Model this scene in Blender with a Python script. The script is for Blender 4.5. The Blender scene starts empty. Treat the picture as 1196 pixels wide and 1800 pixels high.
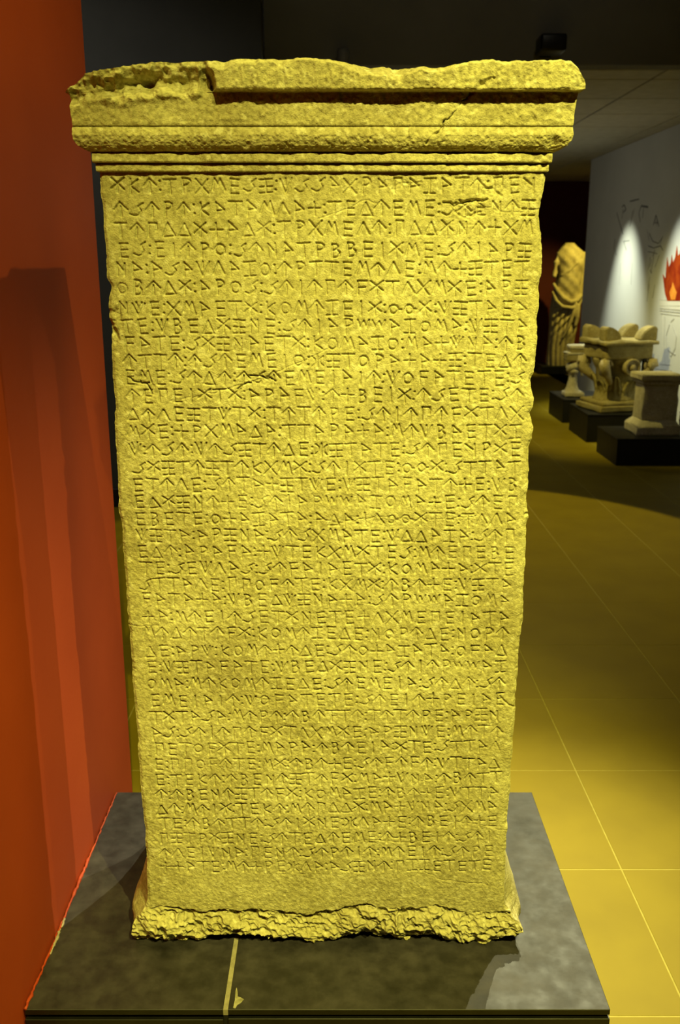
import bpy, bmesh, math, random
import numpy as np
from mathutils import Vector, Matrix, Euler

random.seed(7)
R = math.radians
scene = bpy.context.scene
col = scene.collection

# ------------------------------------------------------------------ camera
PITCH = R(15.05)
FPX = 1636.0
CAM_Z = 1.26
cam_d = bpy.data.cameras.new('camera')
cam_d.sensor_fit = 'VERTICAL'
cam_d.sensor_height = 36.0
cam_d.sensor_width = 24.0
cam_d.lens = FPX / 1800.0 * 36.0
cam_d.clip_start = 0.05
cam_d.clip_end = 60
cam_d.dof.use_dof = True
cam_d.dof.focus_distance = 1.36
cam_d.dof.aperture_fstop = 9.0
cam = bpy.data.objects.new('camera', cam_d)
cam.location = (0, 0, CAM_Z)
cam.rotation_euler = (math.pi / 2 - PITCH, 0, 0)
col.objects.link(cam)
scene.camera = cam

# ------------------------------------------------------------------ world + view
w = bpy.data.worlds.new('world')
scene.world = w
w.use_nodes = True
bgn = w.node_tree.nodes['Background']
bgn.inputs[0].default_value = (1.0, 0.86, 0.6, 1)
bgn.inputs[1].default_value = 0.004
vs = scene.view_settings
vs.view_transform = 'Standard'
vs.look = 'None'
vs.exposure = 0.0
vs.gamma = 1.0
vs.use_curve_mapping = False


def spot(name, loc, target, power, color, cone, blend=0.6, radius=0.02):
    d = bpy.data.lights.new(name, 'SPOT')
    d.energy = power
    d.color = color
    d.spot_size = R(cone)
    d.spot_blend = blend
    d.shadow_soft_size = radius
    o = bpy.data.objects.new(name, d)
    o.location = loc
    o.rotation_euler = (Vector(target) - Vector(loc)).to_track_quat('-Z', 'Y').to_euler()
    col.objects.link(o)
    return o


WARM = (1.0, 0.925, 0.18)
PALE = (1.0, 0.95, 0.52)
# track of spotlights in front of, above and to the right of the stele
spot('spot_front', (0.80, -0.55, 3.25), (0.15, 1.3, 0.58), 570, WARM, 33, 1.0, 0.012)
spot('spot_front_left', (0.14, -0.66, 3.32), (-0.22, 1.35, 0.95), 220, WARM, 38, 0.9, 0.012)
spot('spot_side', (0.72, 1.05, 3.45), (-0.34, 1.45, 1.32), 75, WARM, 52, 0.9, 0.010)
spot('spot_rear', (1.10, 2.88, 3.30), (0.24, 1.34, 0.30), 340, PALE, 38, 0.9, 0.010)
spot('spot_rear_far', (1.25, 4.30, 3.30), (0.22, 1.34, 0.30), 560, PALE, 31, 0.9, 0.010)
# floor pool in the passage, from the black spotlight on the bulkhead
spot('spot_floor', (1.012, 4.85, 2.212), (0.49, 3.95, 0.0), 80, (1.0, 0.84, 0.22), 68, 0.08, 0.015)
# wall washers over the white wall and the exhibits
spot('spot_wall_near', (1.80, 6.85, 2.17), (2.40, 6.72, 0.62), 110, (0.95, 1.0, 0.78), 52, 1.0, 0.02)
spot('spot_wall_far', (1.78, 8.10, 2.17), (2.40, 8.02, 0.50), 165, (0.95, 1.0, 0.72), 54, 1.0, 0.02)
spot('spot_exhibits', (1.05, 6.05, 2.15), (2.02, 6.85, 0.45), 85, (1.0, 0.86, 0.20), 66, 0.8, 0.02)
spot('spot_statue', (3.05, 9.95, 2.12), (2.64, 11.0, 1.05), 110, (1.0, 0.82, 0.14), 58, 0.9, 0.02)
spot('partition_fill', (-2.4, 3.3, 3.7), (-1.0, 4.6, 1.0), 85, (1.0, 0.95, 0.8), 60, 0.9, 0.05)  # unseen fill added to lift the grey partition out of black
spot('bulkhead_fill', (0.7, 1.9, 3.9), (0.6, 5.0, 3.0), 16, (1.0, 0.92, 0.66), 50, 0.9, 0.05)  # weak unseen fill added to brighten the bulkhead
pl_ = bpy.data.lights.new('passage_fill', 'POINT')  # added fill hidden behind the stele, brightens the low ceiling and white wall
pl_.energy = 11
pl_.color = (1.0, 0.93, 0.68)
pl_.shadow_soft_size = 0.05
plo = bpy.data.objects.new('passage_fill', pl_)
plo.location = (0.15, 7.9, 1.75)
col.objects.link(plo)
scene.cycles.diffuse_bounces = 1

# ------------------------------------------------------------------ helpers


def tag(o, label=None, cat=None, group=None, kind=None):
    if label: o['label'] = label
    if cat: o['category'] = cat
    if group: o['group'] = group
    if kind: o['kind'] = kind
    return o


def empty(name, loc=(0, 0, 0), rz=0.0):
    o = bpy.data.objects.new(name, None)
    o.location = loc
    o.rotation_euler = (0, 0, rz)
    o.empty_display_size = 0.05
    col.objects.link(o)
    return o


def link(name, me, mat, parent=None, loc=None):
    o = bpy.data.objects.new(name, me)
    if mat is not None and not me.materials:
        me.materials.append(mat)
    col.objects.link(o)
    if parent is not None:
        o.parent = parent
    if loc is not None:
        o.location = loc
    return o


def bm_mesh(bm, name, smooth=False):
    bmesh.ops.recalc_face_normals(bm, faces=bm.faces[:])
    me = bpy.data.meshes.new(name)
    bm.to_mesh(me)
    bm.free()
    if smooth:
        me.polygons.foreach_set('use_smooth', [True] * len(me.polygons))
    return me


def bm_box(bm, lo, hi, bevel=0.0, seg=1, rot=None, piv=None):
    r = bmesh.ops.create_cube(bm, size=1.0)
    vs_ = r['verts']
    for v in vs_:
        v.co = Vector([lo[i] + (v.co[i] + 0.5) * (hi[i] - lo[i]) for i in range(3)])
    if bevel > 0:
        es = list({e for v in vs_ for e in v.link_edges})
        rr = bmesh.ops.bevel(bm, geom=es, offset=bevel, segments=seg, affect='EDGES', profile=0.5)
        vs_ = list({v for f in rr['faces'] for v in f.verts} | {v for v in vs_ if v.is_valid})
    if rot is not None:
        bmesh.ops.rotate(bm, verts=vs_, cent=piv or (0, 0, 0), matrix=rot)
    return vs_


def box_obj(name, lo, hi, mat, parent=None, bevel=0.0, seg=1):
    bm = bmesh.new()
    bm_box(bm, lo, hi, bevel, seg)
    return link(name, bm_mesh(bm, name), mat, parent)


def bm_tube(bm, pts, rad, n=8, closed=False):
    pts = [Vector(p) for p in pts]
    rads = rad if isinstance(rad, (list, tuple)) else [rad] * len(pts)
    rings = []
    for i, p in enumerate(pts):
        a = pts[max(i - 1, 0)]
        b = pts[min(i + 1, len(pts) - 1)]
        t = (b - a).normalized()
        up = Vector((0, 0, 1)) if abs(t.z) < 0.9 else Vector((1, 0, 0))
        s = t.cross(up).normalized()
        q = s.cross(t)
        rings.append([bm.verts.new(p + (s * math.cos(2 * math.pi * k / n) + q * math.sin(2 * math.pi * k / n)) * rads[i]) for k in range(n)])
    for i in range(len(rings) - 1):
        for k in range(n):
            bm.faces.new((rings[i][k], rings[i][(k + 1) % n], rings[i + 1][(k + 1) % n], rings[i + 1][k]))
    bm.faces.new(rings[0][::-1])
    bm.faces.new(rings[-1])


def bm_lathe(bm, prof, n=24, c=(0, 0, 0), sx=1.0, sy=1.0):
    rings = []
    for r, z in prof:
        rings.append([bm.verts.new((c[0] + r * sx * math.cos(2 * math.pi * k / n), c[1] + r * sy * math.sin(2 * math.pi * k / n), c[2] + z)) for k in range(n)])
    for i in range(len(rings) - 1):
        for k in range(n):
            bm.faces.new((rings[i][k], rings[i][(k + 1) % n], rings[i + 1][(k + 1) % n], rings[i + 1][k]))
    bm.faces.new(rings[0][::-1])
    bm.faces.new(rings[-1])


def bm_prism(bm, poly, axis, lo, hi):
    """poly: 2-D outline; axis: 'x' (poly in y,z) or 'y' (poly in x,z)"""
    def mk(p, d):
        return bm.verts.new((d, p[0], p[1]) if axis == 'x' else (p[0], d, p[1]))
    a = [mk(p, lo) for p in poly]
    b = [mk(p, hi) for p in poly]
    n = len(poly)
    for i in range(n):
        bm.faces.new((a[i], a[(i + 1) % n], b[(i + 1) % n], b[i]))
    bm.faces.new(a[::-1])
    bm.faces.new(b)


# --- value noise on arrays
_lat = {}


def vnoise(X, Y, scale, seed):
    """smooth value noise in [-1,1]; X, Y arrays in metres, scale in metres"""
    if seed not in _lat:
        _lat[seed] = np.random.RandomState(seed).uniform(-1, 1, (256, 256)).astype(np.float32)
    L = _lat[seed]
    x = X / scale + 500.37
    y = Y / scale + 500.71
    xi = np.floor(x).astype(np.int64)
    yi = np.floor(y).astype(np.int64)
    fx = x - xi
    fy = y - yi
    fx = fx * fx * fx * (fx * (fx * 6 - 15) + 10)
    fy = fy * fy * fy * (fy * (fy * 6 - 15) + 10)
    x0 = xi & 255; x1 = (xi + 1) & 255
    y0 = yi & 255; y1 = (yi + 1) & 255
    return ((L[y0, x0] * (1 - fx) + L[y0, x1] * fx) * (1 - fy) + (L[y1, x0] * (1 - fx) + L[y1, x1] * fx) * fy)


def fbm(X, Y, scale, seed, octs=4, gain=0.5):
    s = 0.0
    a = 1.0
    for k in range(octs):
        s = s + a * vnoise(X, Y, scale / (2.03 ** k), seed + k)
        a *= gain
    return s


def smooth01(t):
    t = np.clip(t, 0, 1)
    return t * t * (3 - 2 * t)


SP, CP = math.sin(PITCH), math.cos(PITCH)


def px(u, v, y):
    """photo pixel -> (x, z) on the vertical plane at distance y"""
    a = (np.asarray(u, float) - 598.0) / FPX
    b = (900.0 - np.asarray(v, float)) / FPX
    k = y / (CP + b * SP)
    return a * k, CAM_Z + (-SP + b * CP) * k


def px_wall(u, v, X):
    """photo pixel -> (y, z) on the side wall x = X"""
    a = (u - 598.0) / FPX
    b = (900.0 - v) / FPX
    k = X / a
    return k * (CP + b * SP), CAM_Z + (-SP + b * CP) * k


# ------------------------------------------------------------------ materials


def mat_base(name, rough=0.85, spec=0.3):
    m = bpy.data.materials.new(name)
    m.use_nodes = True
    nt = m.node_tree
    b = nt.nodes['Principled BSDF']
    b.inputs['Roughness'].default_value = rough
    b.inputs['Specular IOR Level'].default_value = spec
    return m, nt, b


def mix_noise(nt, b, c1, c2, scale=6.0, detail=5, lo=0.35, hi=0.65, coord='Object', stretch=(1, 1, 1)):
    tc = nt.nodes.new('ShaderNodeTexCoord')
    mp = nt.nodes.new('ShaderNodeMapping')
    mp.inputs['Scale'].default_value = stretch
    nz = nt.nodes.new('ShaderNodeTexNoise')
    nz.inputs['Scale'].default_value = scale
    nz.inputs['Detail'].default_value = detail
    cr = nt.nodes.new('ShaderNodeValToRGB')
    cr.color_ramp.elements[0].position = lo
    cr.color_ramp.elements[1].position = hi
    cr.color_ramp.elements[0].color = (*c1, 1)
    cr.color_ramp.elements[1].color = (*c2, 1)
    nt.links.new(tc.outputs[coord], mp.inputs['Vector'])
    nt.links.new(mp.outputs[0], nz.inputs['Vector'])
    nt.links.new(nz.outputs['Fac'], cr.inputs[0])
    if b is not None:
        nt.links.new(cr.outputs[0], b.inputs['Base Color'])
    return cr, mp


def add_bump(nt, b, vec, scale, strength, dist=0.002, detail=6):
    nz = nt.nodes.new('ShaderNodeTexNoise')
    nz.inputs['Scale'].default_value = scale
    nz.inputs['Detail'].default_value = detail
    bp = nt.nodes.new('ShaderNodeBump')
    bp.inputs['Strength'].default_value = strength
    bp.inputs['Distance'].default_value = dist
    nt.links.new(vec.outputs[0], nz.inputs['Vector'])
    nt.links.new(nz.outputs['Fac'], bp.inputs['Height'])
    nt.links.new(bp.outputs[0], b.inputs['Normal'])


def simple(name, c1, c2, scale=6, rough=0.85, spec=0.3, bump=0.0, bscale=120, bdist=0.002, lo=0.35, hi=0.65, metallic=0.0):
    m, nt, b = mat_base(name, rough, spec)
    cr, mp = mix_noise(nt, b, c1, c2, scale, 5, lo, hi)
    b.inputs['Metallic'].default_value = metallic
    if bump:
        add_bump(nt, b, mp, bscale, bump, bdist)
    return m


def stone_material(name, pal, dirt, scale=7.0, bump=0.75):
    """pale limestone: two tones of stone, brown-grey patina blotches, fine pitting"""
    m, nt, b = mat_base(name, 0.92, 0.15)
    cr, mp = mix_noise(nt, None, pal[0], pal[1], scale, 8, 0.3, 0.7)
    cr2, mp2 = mix_noise(nt, None, (0, 0, 0), (1, 1, 1), scale * 0.55, 6, 0.52, 0.72)
    mx = nt.nodes.new('ShaderNodeMix')
    mx.data_type = 'RGBA'
    mx.inputs[7].default_value = (*dirt, 1)
    mul = nt.nodes.new('ShaderNodeMath')
    mul.operation = 'MULTIPLY'
    mul.inputs[1].default_value = 0.55
    nt.links.new(cr2.outputs[0], mul.inputs[0])
    nt.links.new(mul.outputs[0], mx.inputs[0])
    nt.links.new(cr.outputs[0], mx.inputs[6])
    # fine speckle
    cr3, mp3 = mix_noise(nt, None, (0.50, 0.48, 0.42), (1.0, 1.0, 1.0), 190, 4, 0.34, 0.56)
    m2 = nt.nodes.new('ShaderNodeMix')
    m2.data_type = 'RGBA'
    m2.blend_type = 'MULTIPLY'
    m2.inputs[0].default_value = 0.60
    nt.links.new(mx.outputs[2], m2.inputs[6])
    nt.links.new(cr3.outputs[0], m2.inputs[7])
    cr4, mp4 = mix_noise(nt, None, (0, 0, 0), (1, 1, 1), 95, 6, 0.56, 0.68)
    ml4 = nt.nodes.new('ShaderNodeMath')
    ml4.operation = 'MULTIPLY'
    ml4.inputs[1].default_value = 0.42
    m3 = nt.nodes.new('ShaderNodeMix')
    m3.data_type = 'RGBA'
    m3.inputs[7].default_value = (min(1, pal[1][0] * 1.28), min(1, pal[1][1] * 1.32), min(1, pal[1][2] * 1.7), 1)
    nt.links.new(cr4.outputs[0], ml4.inputs[0])
    nt.links.new(ml4.outputs[0], m3.inputs[0])
    nt.links.new(m2.outputs[2], m3.inputs[6])
    nt.links.new(m3.outputs[2], b.inputs['Base Color'])
    add_bump(nt, b, mp, 520, bump, 0.0016, 3)
    return m


M = {}
M['stone'] = stone_material('limestone', ((0.48, 0.42, 0.19), (0.70, 0.64, 0.34)), (0.30, 0.24, 0.12))
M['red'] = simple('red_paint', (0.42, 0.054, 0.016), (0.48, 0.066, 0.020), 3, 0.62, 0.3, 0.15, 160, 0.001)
M['tile_floor'] = simple('tan_floor_tile', (0.270, 0.196, 0.006), (0.310, 0.228, 0.008), 5, 0.55, 0.16, 0.05, 60, 0.001)
M['grout'] = simple('pale_grout', (0.44, 0.36, 0.08), (0.52, 0.43, 0.11), 40, 0.9)
def slate_material():
    m, nt, b = mat_base('slate_tile', 0.46, 0.42)
    cr, mp = mix_noise(nt, None, (0.012, 0.0108, 0.0126), (0.072, 0.063, 0.075), 11.0, 12, 0.28, 0.78)
    mp.outputs[0].links[0].to_node.inputs['Roughness'].default_value = 0.72
    cr2, mp2 = mix_noise(nt, None, (0.45, 0.45, 0.45), (1.0, 1.0, 1.0), 34, 10, 0.34, 0.62)
    mx = nt.nodes.new('ShaderNodeMix')
    mx.data_type = 'RGBA'
    mx.blend_type = 'MULTIPLY'
    mx.inputs[0].default_value = 0.8
    nt.links.new(cr.outputs[0], mx.inputs[6])
    nt.links.new(cr2.outputs[0], mx.inputs[7])
    nt.links.new(mx.outputs[2], b.inputs['Base Color'])
    rr_ = nt.nodes.new('ShaderNodeMapRange')
    rr_.inputs[3].default_value = 0.36
    rr_.inputs[4].default_value = 0.62
    nt.links.new(cr2.outputs[0], rr_.inputs[0])
    nt.links.new(rr_.outputs[0], b.inputs['Roughness'])
    add_bump(nt, b, mp, 110, 0.15, 0.0008)
    return m


M['slate'] = slate_material()
M['slate_edge'] = simple('slate_edge', (0.005, 0.005, 0.005), (0.009, 0.0085, 0.008), 30, 0.4, 0.4)
M['core'] = simple('black_core', (0.006, 0.006, 0.006), (0.012, 0.012, 0.011), 20, 0.7)
M['joint'] = simple('tile_joint', (0.26, 0.23, 0.17), (0.36, 0.32, 0.24), 90, 0.9, 0.2, 0.3, 300)
M['smear'] = simple('plaster_smear', (0.22, 0.20, 0.13), (0.40, 0.37, 0.26), 120, 0.95, 0.1, 0.3, 300)
M['caulk'] = simple('red_caulk', (0.38, 0.035, 0.010), (0.48, 0.065, 0.018), 120, 0.55, 0.4, 0.3, 300)
M['caulk_white'] = simple('chipped_plaster', (0.34, 0.27, 0.22), (0.46, 0.38, 0.30), 120, 0.9)
M['grey_wall'] = simple('grey_wall_paint', (0.070, 0.070, 0.066), (0.085, 0.085, 0.080), 3, 0.8)
M['white_wall'] = simple('white_wall_paint', (0.70, 0.71, 0.70), (0.76, 0.77, 0.76), 2, 0.8)
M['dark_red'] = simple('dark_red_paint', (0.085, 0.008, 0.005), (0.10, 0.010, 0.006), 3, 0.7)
M['ceil'] = simple('ceiling_board', (0.60, 0.57, 0.50), (0.68, 0.65, 0.57), 12, 0.9, 0.2, 0.3, 220)
M['ceil_grid'] = simple('ceiling_grid_metal', (0.10, 0.095, 0.08), (0.14, 0.13, 0.11), 20, 0.5)
M['bulk'] = simple('bulkhead_paint', (0.20, 0.19, 0.165), (0.24, 0.23, 0.20), 2, 0.85)
M['base_dark'] = simple('dark_skirting', (0.020, 0.019, 0.018), (0.030, 0.028, 0.026), 10, 0.5)
M['plinth_black'] = simple('black_plinth_board', (0.010, 0.010, 0.010), (0.018, 0.017, 0.016), 6, 0.5, 0.3)
M['stone_bg'] = stone_material('antique_marble', ((0.46, 0.37, 0.18), (0.66, 0.56, 0.32)), (0.20, 0.15, 0.08), 9, 0.4)
M['stone_dark'] = stone_material('weathered_marble', ((0.34, 0.27, 0.10), (0.50, 0.42, 0.18)), (0.10, 0.08, 0.035), 11, 0.4)
M['stone_pale'] = stone_material('pale_marble', ((0.62, 0.54, 0.34), (0.78, 0.71, 0.50)), (0.42, 0.33, 0.18), 14, 0.3)
M['stone_shade'] = stone_material('shaded_stone', ((0.10, 0.09, 0.06), (0.16, 0.14, 0.10)), (0.05, 0.045, 0.03), 12, 0.3)  # dark tone holds the shade of the fragment and the shadow upright
M['ink'] = simple('grey_drawing_ink', (0.16, 0.16, 0.18), (0.30, 0.30, 0.31), 30, 0.9, 0.1)
M['ink_soft'] = simple('pale_drawing_ink', (0.40, 0.40, 0.41), (0.55, 0.55, 0.55), 30, 0.9, 0.1)
M['altar_white'] = simple('painted_altar_white', (0.72, 0.71, 0.66), (0.78, 0.77, 0.73), 8, 0.9, 0.1)
M['flame_red'] = simple('painted_flame_red', (0.26, 0.020, 0.003), (0.42, 0.060, 0.006), 14, 0.9, 0.1)
M['flame_orange'] = simple('painted_flame_orange', (0.80, 0.26, 0.03), (0.86, 0.36, 0.05), 14, 0.9, 0.1)
M['fixture_black'] = simple('black_metal', (0.006, 0.006, 0.006), (0.010, 0.010, 0.010), 20, 0.4, 0.4)
M['fixture_grey'] = simple('grey_metal', (0.20, 0.19, 0.17), (0.26, 0.25, 0.22), 20, 0.5, 0.4)

# ------------------------------------------------------------------ setting
WALL_X = -0.477        # face of the red wall
RW_X = 2.40            # face of the white wall
BULK_Y = 5.02
LOW_Z = 2.20
HIGH_Z = 4.0
PLZ = 0.176            # plinth top

wall_left = tag(box_obj('wall_left', (WALL_X - 0.14, -3.0, 0.0), (WALL_X, 1.90, HIGH_Z), M['red'], bevel=0.002), 'red painted wall beside the inscribed stele', kind='structure')

part_w = tag(box_obj('wall_partition', (-4.0, 4.80, 0.0), (-0.372, 4.95, HIGH_Z), M['grey_wall']), 'dark grey partition wall behind the stele', kind='structure')
tag(box_obj('baseboard_partition', (-4.0, 4.785, 0.0), (-0.370, 4.80, 0.10), M['base_dark'], bevel=0.002), 'dark skirting board along the grey partition', kind='structure')
wall_right = tag(box_obj('wall_right', (RW_X, -3.0, 0.0), (RW_X + 0.15, 9.45, HIGH_Z), M['white_wall']), 'white wall with faint drawings at the right of the passage', kind='structure')
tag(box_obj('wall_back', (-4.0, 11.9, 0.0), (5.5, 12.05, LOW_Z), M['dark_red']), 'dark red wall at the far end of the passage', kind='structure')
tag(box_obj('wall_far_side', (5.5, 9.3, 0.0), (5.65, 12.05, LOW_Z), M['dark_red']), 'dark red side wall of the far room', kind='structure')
tag(box_obj('wall_near', (-4.0, -3.15, 0.0), (2.55, -3.0, HIGH_Z), M['grey_wall']), 'dark grey wall behind the viewer', kind='structure')
tag(box_obj('wall_side', (-4.15, -3.15, 0.0), (-4.0, 12.05, HIGH_Z), M['grey_wall']), 'dark grey side wall behind the partition', kind='structure')
tag(box_obj('wall_bulkhead', (-0.372, BULK_Y, LOW_Z), (RW_X, BULK_Y + 0.12, HIGH_Z), M['bulk']), 'smooth grey bulkhead where the ceiling drops', kind='structure')

# ceilings
tag(box_obj('ceiling', (-4.15, -3.15, HIGH_Z), (2.55, BULK_Y + 0.12, HIGH_Z + 0.1), M['bulk']), 'high ceiling over the stele', kind='structure')
ceil2 = tag(box_obj('ceiling_low', (-4.15, BULK_Y + 0.12, LOW_Z + 0.012), (5.65, 12.05, LOW_Z + 0.1), M['ceil_grid']), 'low suspended tile ceiling of the passage', kind='structure')
CT = 0.604
bm = bmesh.new()
bm_box(bm, (-CT / 2 + 0.006, -CT / 2 + 0.006, 0), (CT / 2 - 0.006, CT / 2 - 0.006, 0.011), 0.003)
ct_me = bm_mesh(bm, 'ceiling_tile')
ct_me.materials.append(M['ceil'])
for iy in range(0, 11):
    for ix in range(-3, 8):
        xc = 1.664 + CT * (ix - 5) - CT / 2 + CT
        yc = 5.40 + CT * iy + CT / 2
        if xc > 2.6 and yc < 9.3:
            continue
        o = link('ceiling_tile', ct_me, None, ceil2, (xc, yc, LOW_Z))
        if xc + CT / 2 > RW_X and yc < 9.45:      # tiles cut against the white wall
            wcut = RW_X - (xc - CT / 2)
            o.scale.x = wcut / CT
            o.location.x = (xc - CT / 2) + wcut / 2
bm = bmesh.new()
bm_box(bm, (-CT / 2 + 0.006, -0.12, 0), (CT / 2 - 0.006, 0.12, 0.011), 0.003)
ctc = bm_mesh(bm, 'ceiling_tile_cut')
ctc.materials.append(M['ceil'])
for ix in range(0, 6):
    link('ceiling_tile', ctc, None, ceil2, (1.664 + CT * (ix - 5) + CT / 2, 5.27, LOW_Z))

# floor
floor = tag(box_obj('floor', (-4.15, -3.15, -0.12), (5.65, 12.05, -0.0007), M['grout']), 'tan tiled floor of the passage', kind='structure')
FT = 0.403
bm = bmesh.new()
bm_box(bm, (-FT / 2 + 0.0017, -FT / 2 + 0.0017, -0.012), (FT / 2 - 0.0017, FT / 2 - 0.0017, 0.0), 0.0005)
ft_me = bm_mesh(bm, 'floor_tile')
ft_me.materials.append(M['tile_floor'])
n_t = 0
for iy in range(-2, 24):
    yc = 1.731 + FT * iy + FT / 2
    for ix in range(-4, 5):
        xc = 0.605 + FT * ix + FT / 2
        if yc > 4.6 and xc < -0.4:
            continue
        if yc < 1.9 and xc < -0.3:
            continue
        link('floor_tile', ft_me, None, floor, (xc, yc, 0))
        n_t += 1
bm = bmesh.new()
bm_box(bm, (-4.0, -3.0, -0.012), (2.4, 1.731 + FT * -2 - 0.0017, 0.0))
bm_box(bm, (-4.0, 1.731 + FT * -2, -0.012), (0.605 + FT * -4 - 0.0017, 4.8, 0.0))
bm_box(bm, (-4.0, 1.731 + FT * 24 + 0.0017, -0.012), (5.5, 11.9, 0.0))
bm_box(bm, (2.4, 9.45, -0.012), (5.5, 1.731 + FT * 24, 0.0))
tag(link('tile_field', bm_mesh(bm, 'tile_field'), M['tile_floor'], floor), kind='stuff')

# ------------------------------------------------------------------ plinth of the stele
PX0, PX1, PY0, PY1 = WALL_X + 0.003, 0.406, 1.155, 1.748
JX = -0.172
plinth = tag(empty('display_plinth', ((PX0 + PX1) / 2, (PY0 + PY1) / 2, 0)), 'low plinth clad in dark slate tiles under the inscribed stele', 'plinth')
off = Vector(plinth.location)


def pbox(name, lo, hi, mat, bevel=0.0):
    return box_obj(name, Vector(lo) - off, Vector(hi) - off, mat, plinth, bevel)


pbox('core', (PX0 + 0.012, PY0 + 0.012, 0.0), (PX1 - 0.012, PY1 - 0.012, PLZ - 0.0105), M['core'])
pbox('top_tile', (PX0, PY0, PLZ - 0.010), (JX - 0.0036, PY1, PLZ), M['slate'], 0.0008)
pbox('top_tile', (JX + 0.0036, PY0, PLZ - 0.010), (PX1, PY1, PLZ), M['slate'], 0.0008)
pbox('joint', (JX - 0.0036, PY0 + 0.0006, PLZ - 0.0104), (JX + 0.0036, PY1, PLZ - 0.0008), M['joint'])
for o_ in plinth.children:
    if o_.name.startswith('top_tile'):
        o_.data.materials.append(M['slate_edge'])
        for p_ in o_.data.polygons:
            if abs(p_.normal.z) < 0.5:
                p_.material_index = 1
pbox('front_tile', (PX0, PY0 - 0.002, 0.002), (JX - 0.0036, PY0 + 0.012, PLZ - 0.0165), M['slate_edge'], 0.0008)
pbox('front_tile', (JX + 0.0036, PY0 - 0.002, 0.002), (PX1 - 0.0, PY0 + 0.012, PLZ - 0.0150), M['slate_edge'], 0.0008)
pbox('joint', (JX - 0.0036, PY0 + 0.002, 0.002), (JX + 0.0036, PY0 + 0.012, PLZ - 0.0105), M['core'])
pbox('side_tile', (PX1 - 0.012, PY0 + 0.0122, 0.002), (PX1, PY1, PLZ - 0.0105), M['slate_edge'], 0.0008)
pbox('back_tile', (PX0, PY1 - 0.012, 0.002), (PX1 - 0.0122, PY1, PLZ - 0.0105), M['slate_edge'], 0.0008)


def smear(name, outline, mat):
    pts = []
    for (u, v) in outline:
        b = (900.0 - v) / FPX
        k = (CAM_Z - PLZ) / (SP - b * CP)
        pts.append(((u - 598.0) / FPX * k, (CP + b * SP) * k))
    bm = bmesh.new()
    a = [bm.verts.new((p[0] - off.x, p[1] - off.y, PLZ)) for p in pts]
    t = [bm.verts.new((p[0] - off.x, p[1] - off.y, PLZ + 0.0006)) for p in pts]
    n = len(pts)
    for i in range(n):
        bm.faces.new((a[i], a[(i + 1) % n], t[(i + 1) % n], t[i]))
    bm.faces.new(t)
    bm.faces.new(a[::-1])
    return link(name, bm_mesh(bm, name), mat, plinth)


smear('plaster_smear', [(410, 1772), (413, 1758), (414, 1744), (416, 1736), (418, 1744), (418, 1752), (424, 1754), (429, 1757), (424, 1763), (417, 1767), (414, 1773)], M['smear'])

# bead of red sealant between wall and plinth (irregular), with one stretch of chipped plaster
bm = bmesh.new()
rr = random.Random(3)
pts, rads = [], []
nseg = 90
for i in range(nseg + 1):
    y = PY0 + (PY1 - 0.004 - PY0) * i / nseg
    pts.append((PX0 + 0.0015 + rr.uniform(-0.0008, 0.0012) - off.x, y - off.y, PLZ + 0.0005 + rr.uniform(-0.0006, 0.001)))
    fat = 1.7 if 0.40 < i / nseg < 0.62 or i / nseg < 0.05 else 1.0
    rads.append(0.0017 * fat * rr.uniform(0.65, 1.35))
bm_tube(bm, pts, rads, 7)
link('sealant_bead', bm_mesh(bm, 'sealant_bead', True), M['caulk'], plinth)
bm = bmesh.new()
pts, rads = [], []
for i in range(26):
    y = 1.27 + 0.085 * i / 25
    pts.append((PX0 + 0.004 + rr.uniform(-0.001, 0.001) - off.x, y - off.y, PLZ + 0.0006))
    rads.append((0.0028 if 7 < i < 16 else 0.0018) * rr.uniform(0.6, 1.2))
bm_tube(bm, pts, rads, 7)
link('chipped_plaster', bm_mesh(bm, 'chipped_plaster', True), M['caulk_white'], plinth)

# ------------------------------------------------------------------ THE STELE
FY = 1.30                      # plane of the inscribed face
BX0, BX1 = -0.315, 0.268       # nominal face edges
BACK = 1.60
Z_FOOT, Z_FACE, Z_TOP = 0.236, 1.3737, 1.502

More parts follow.
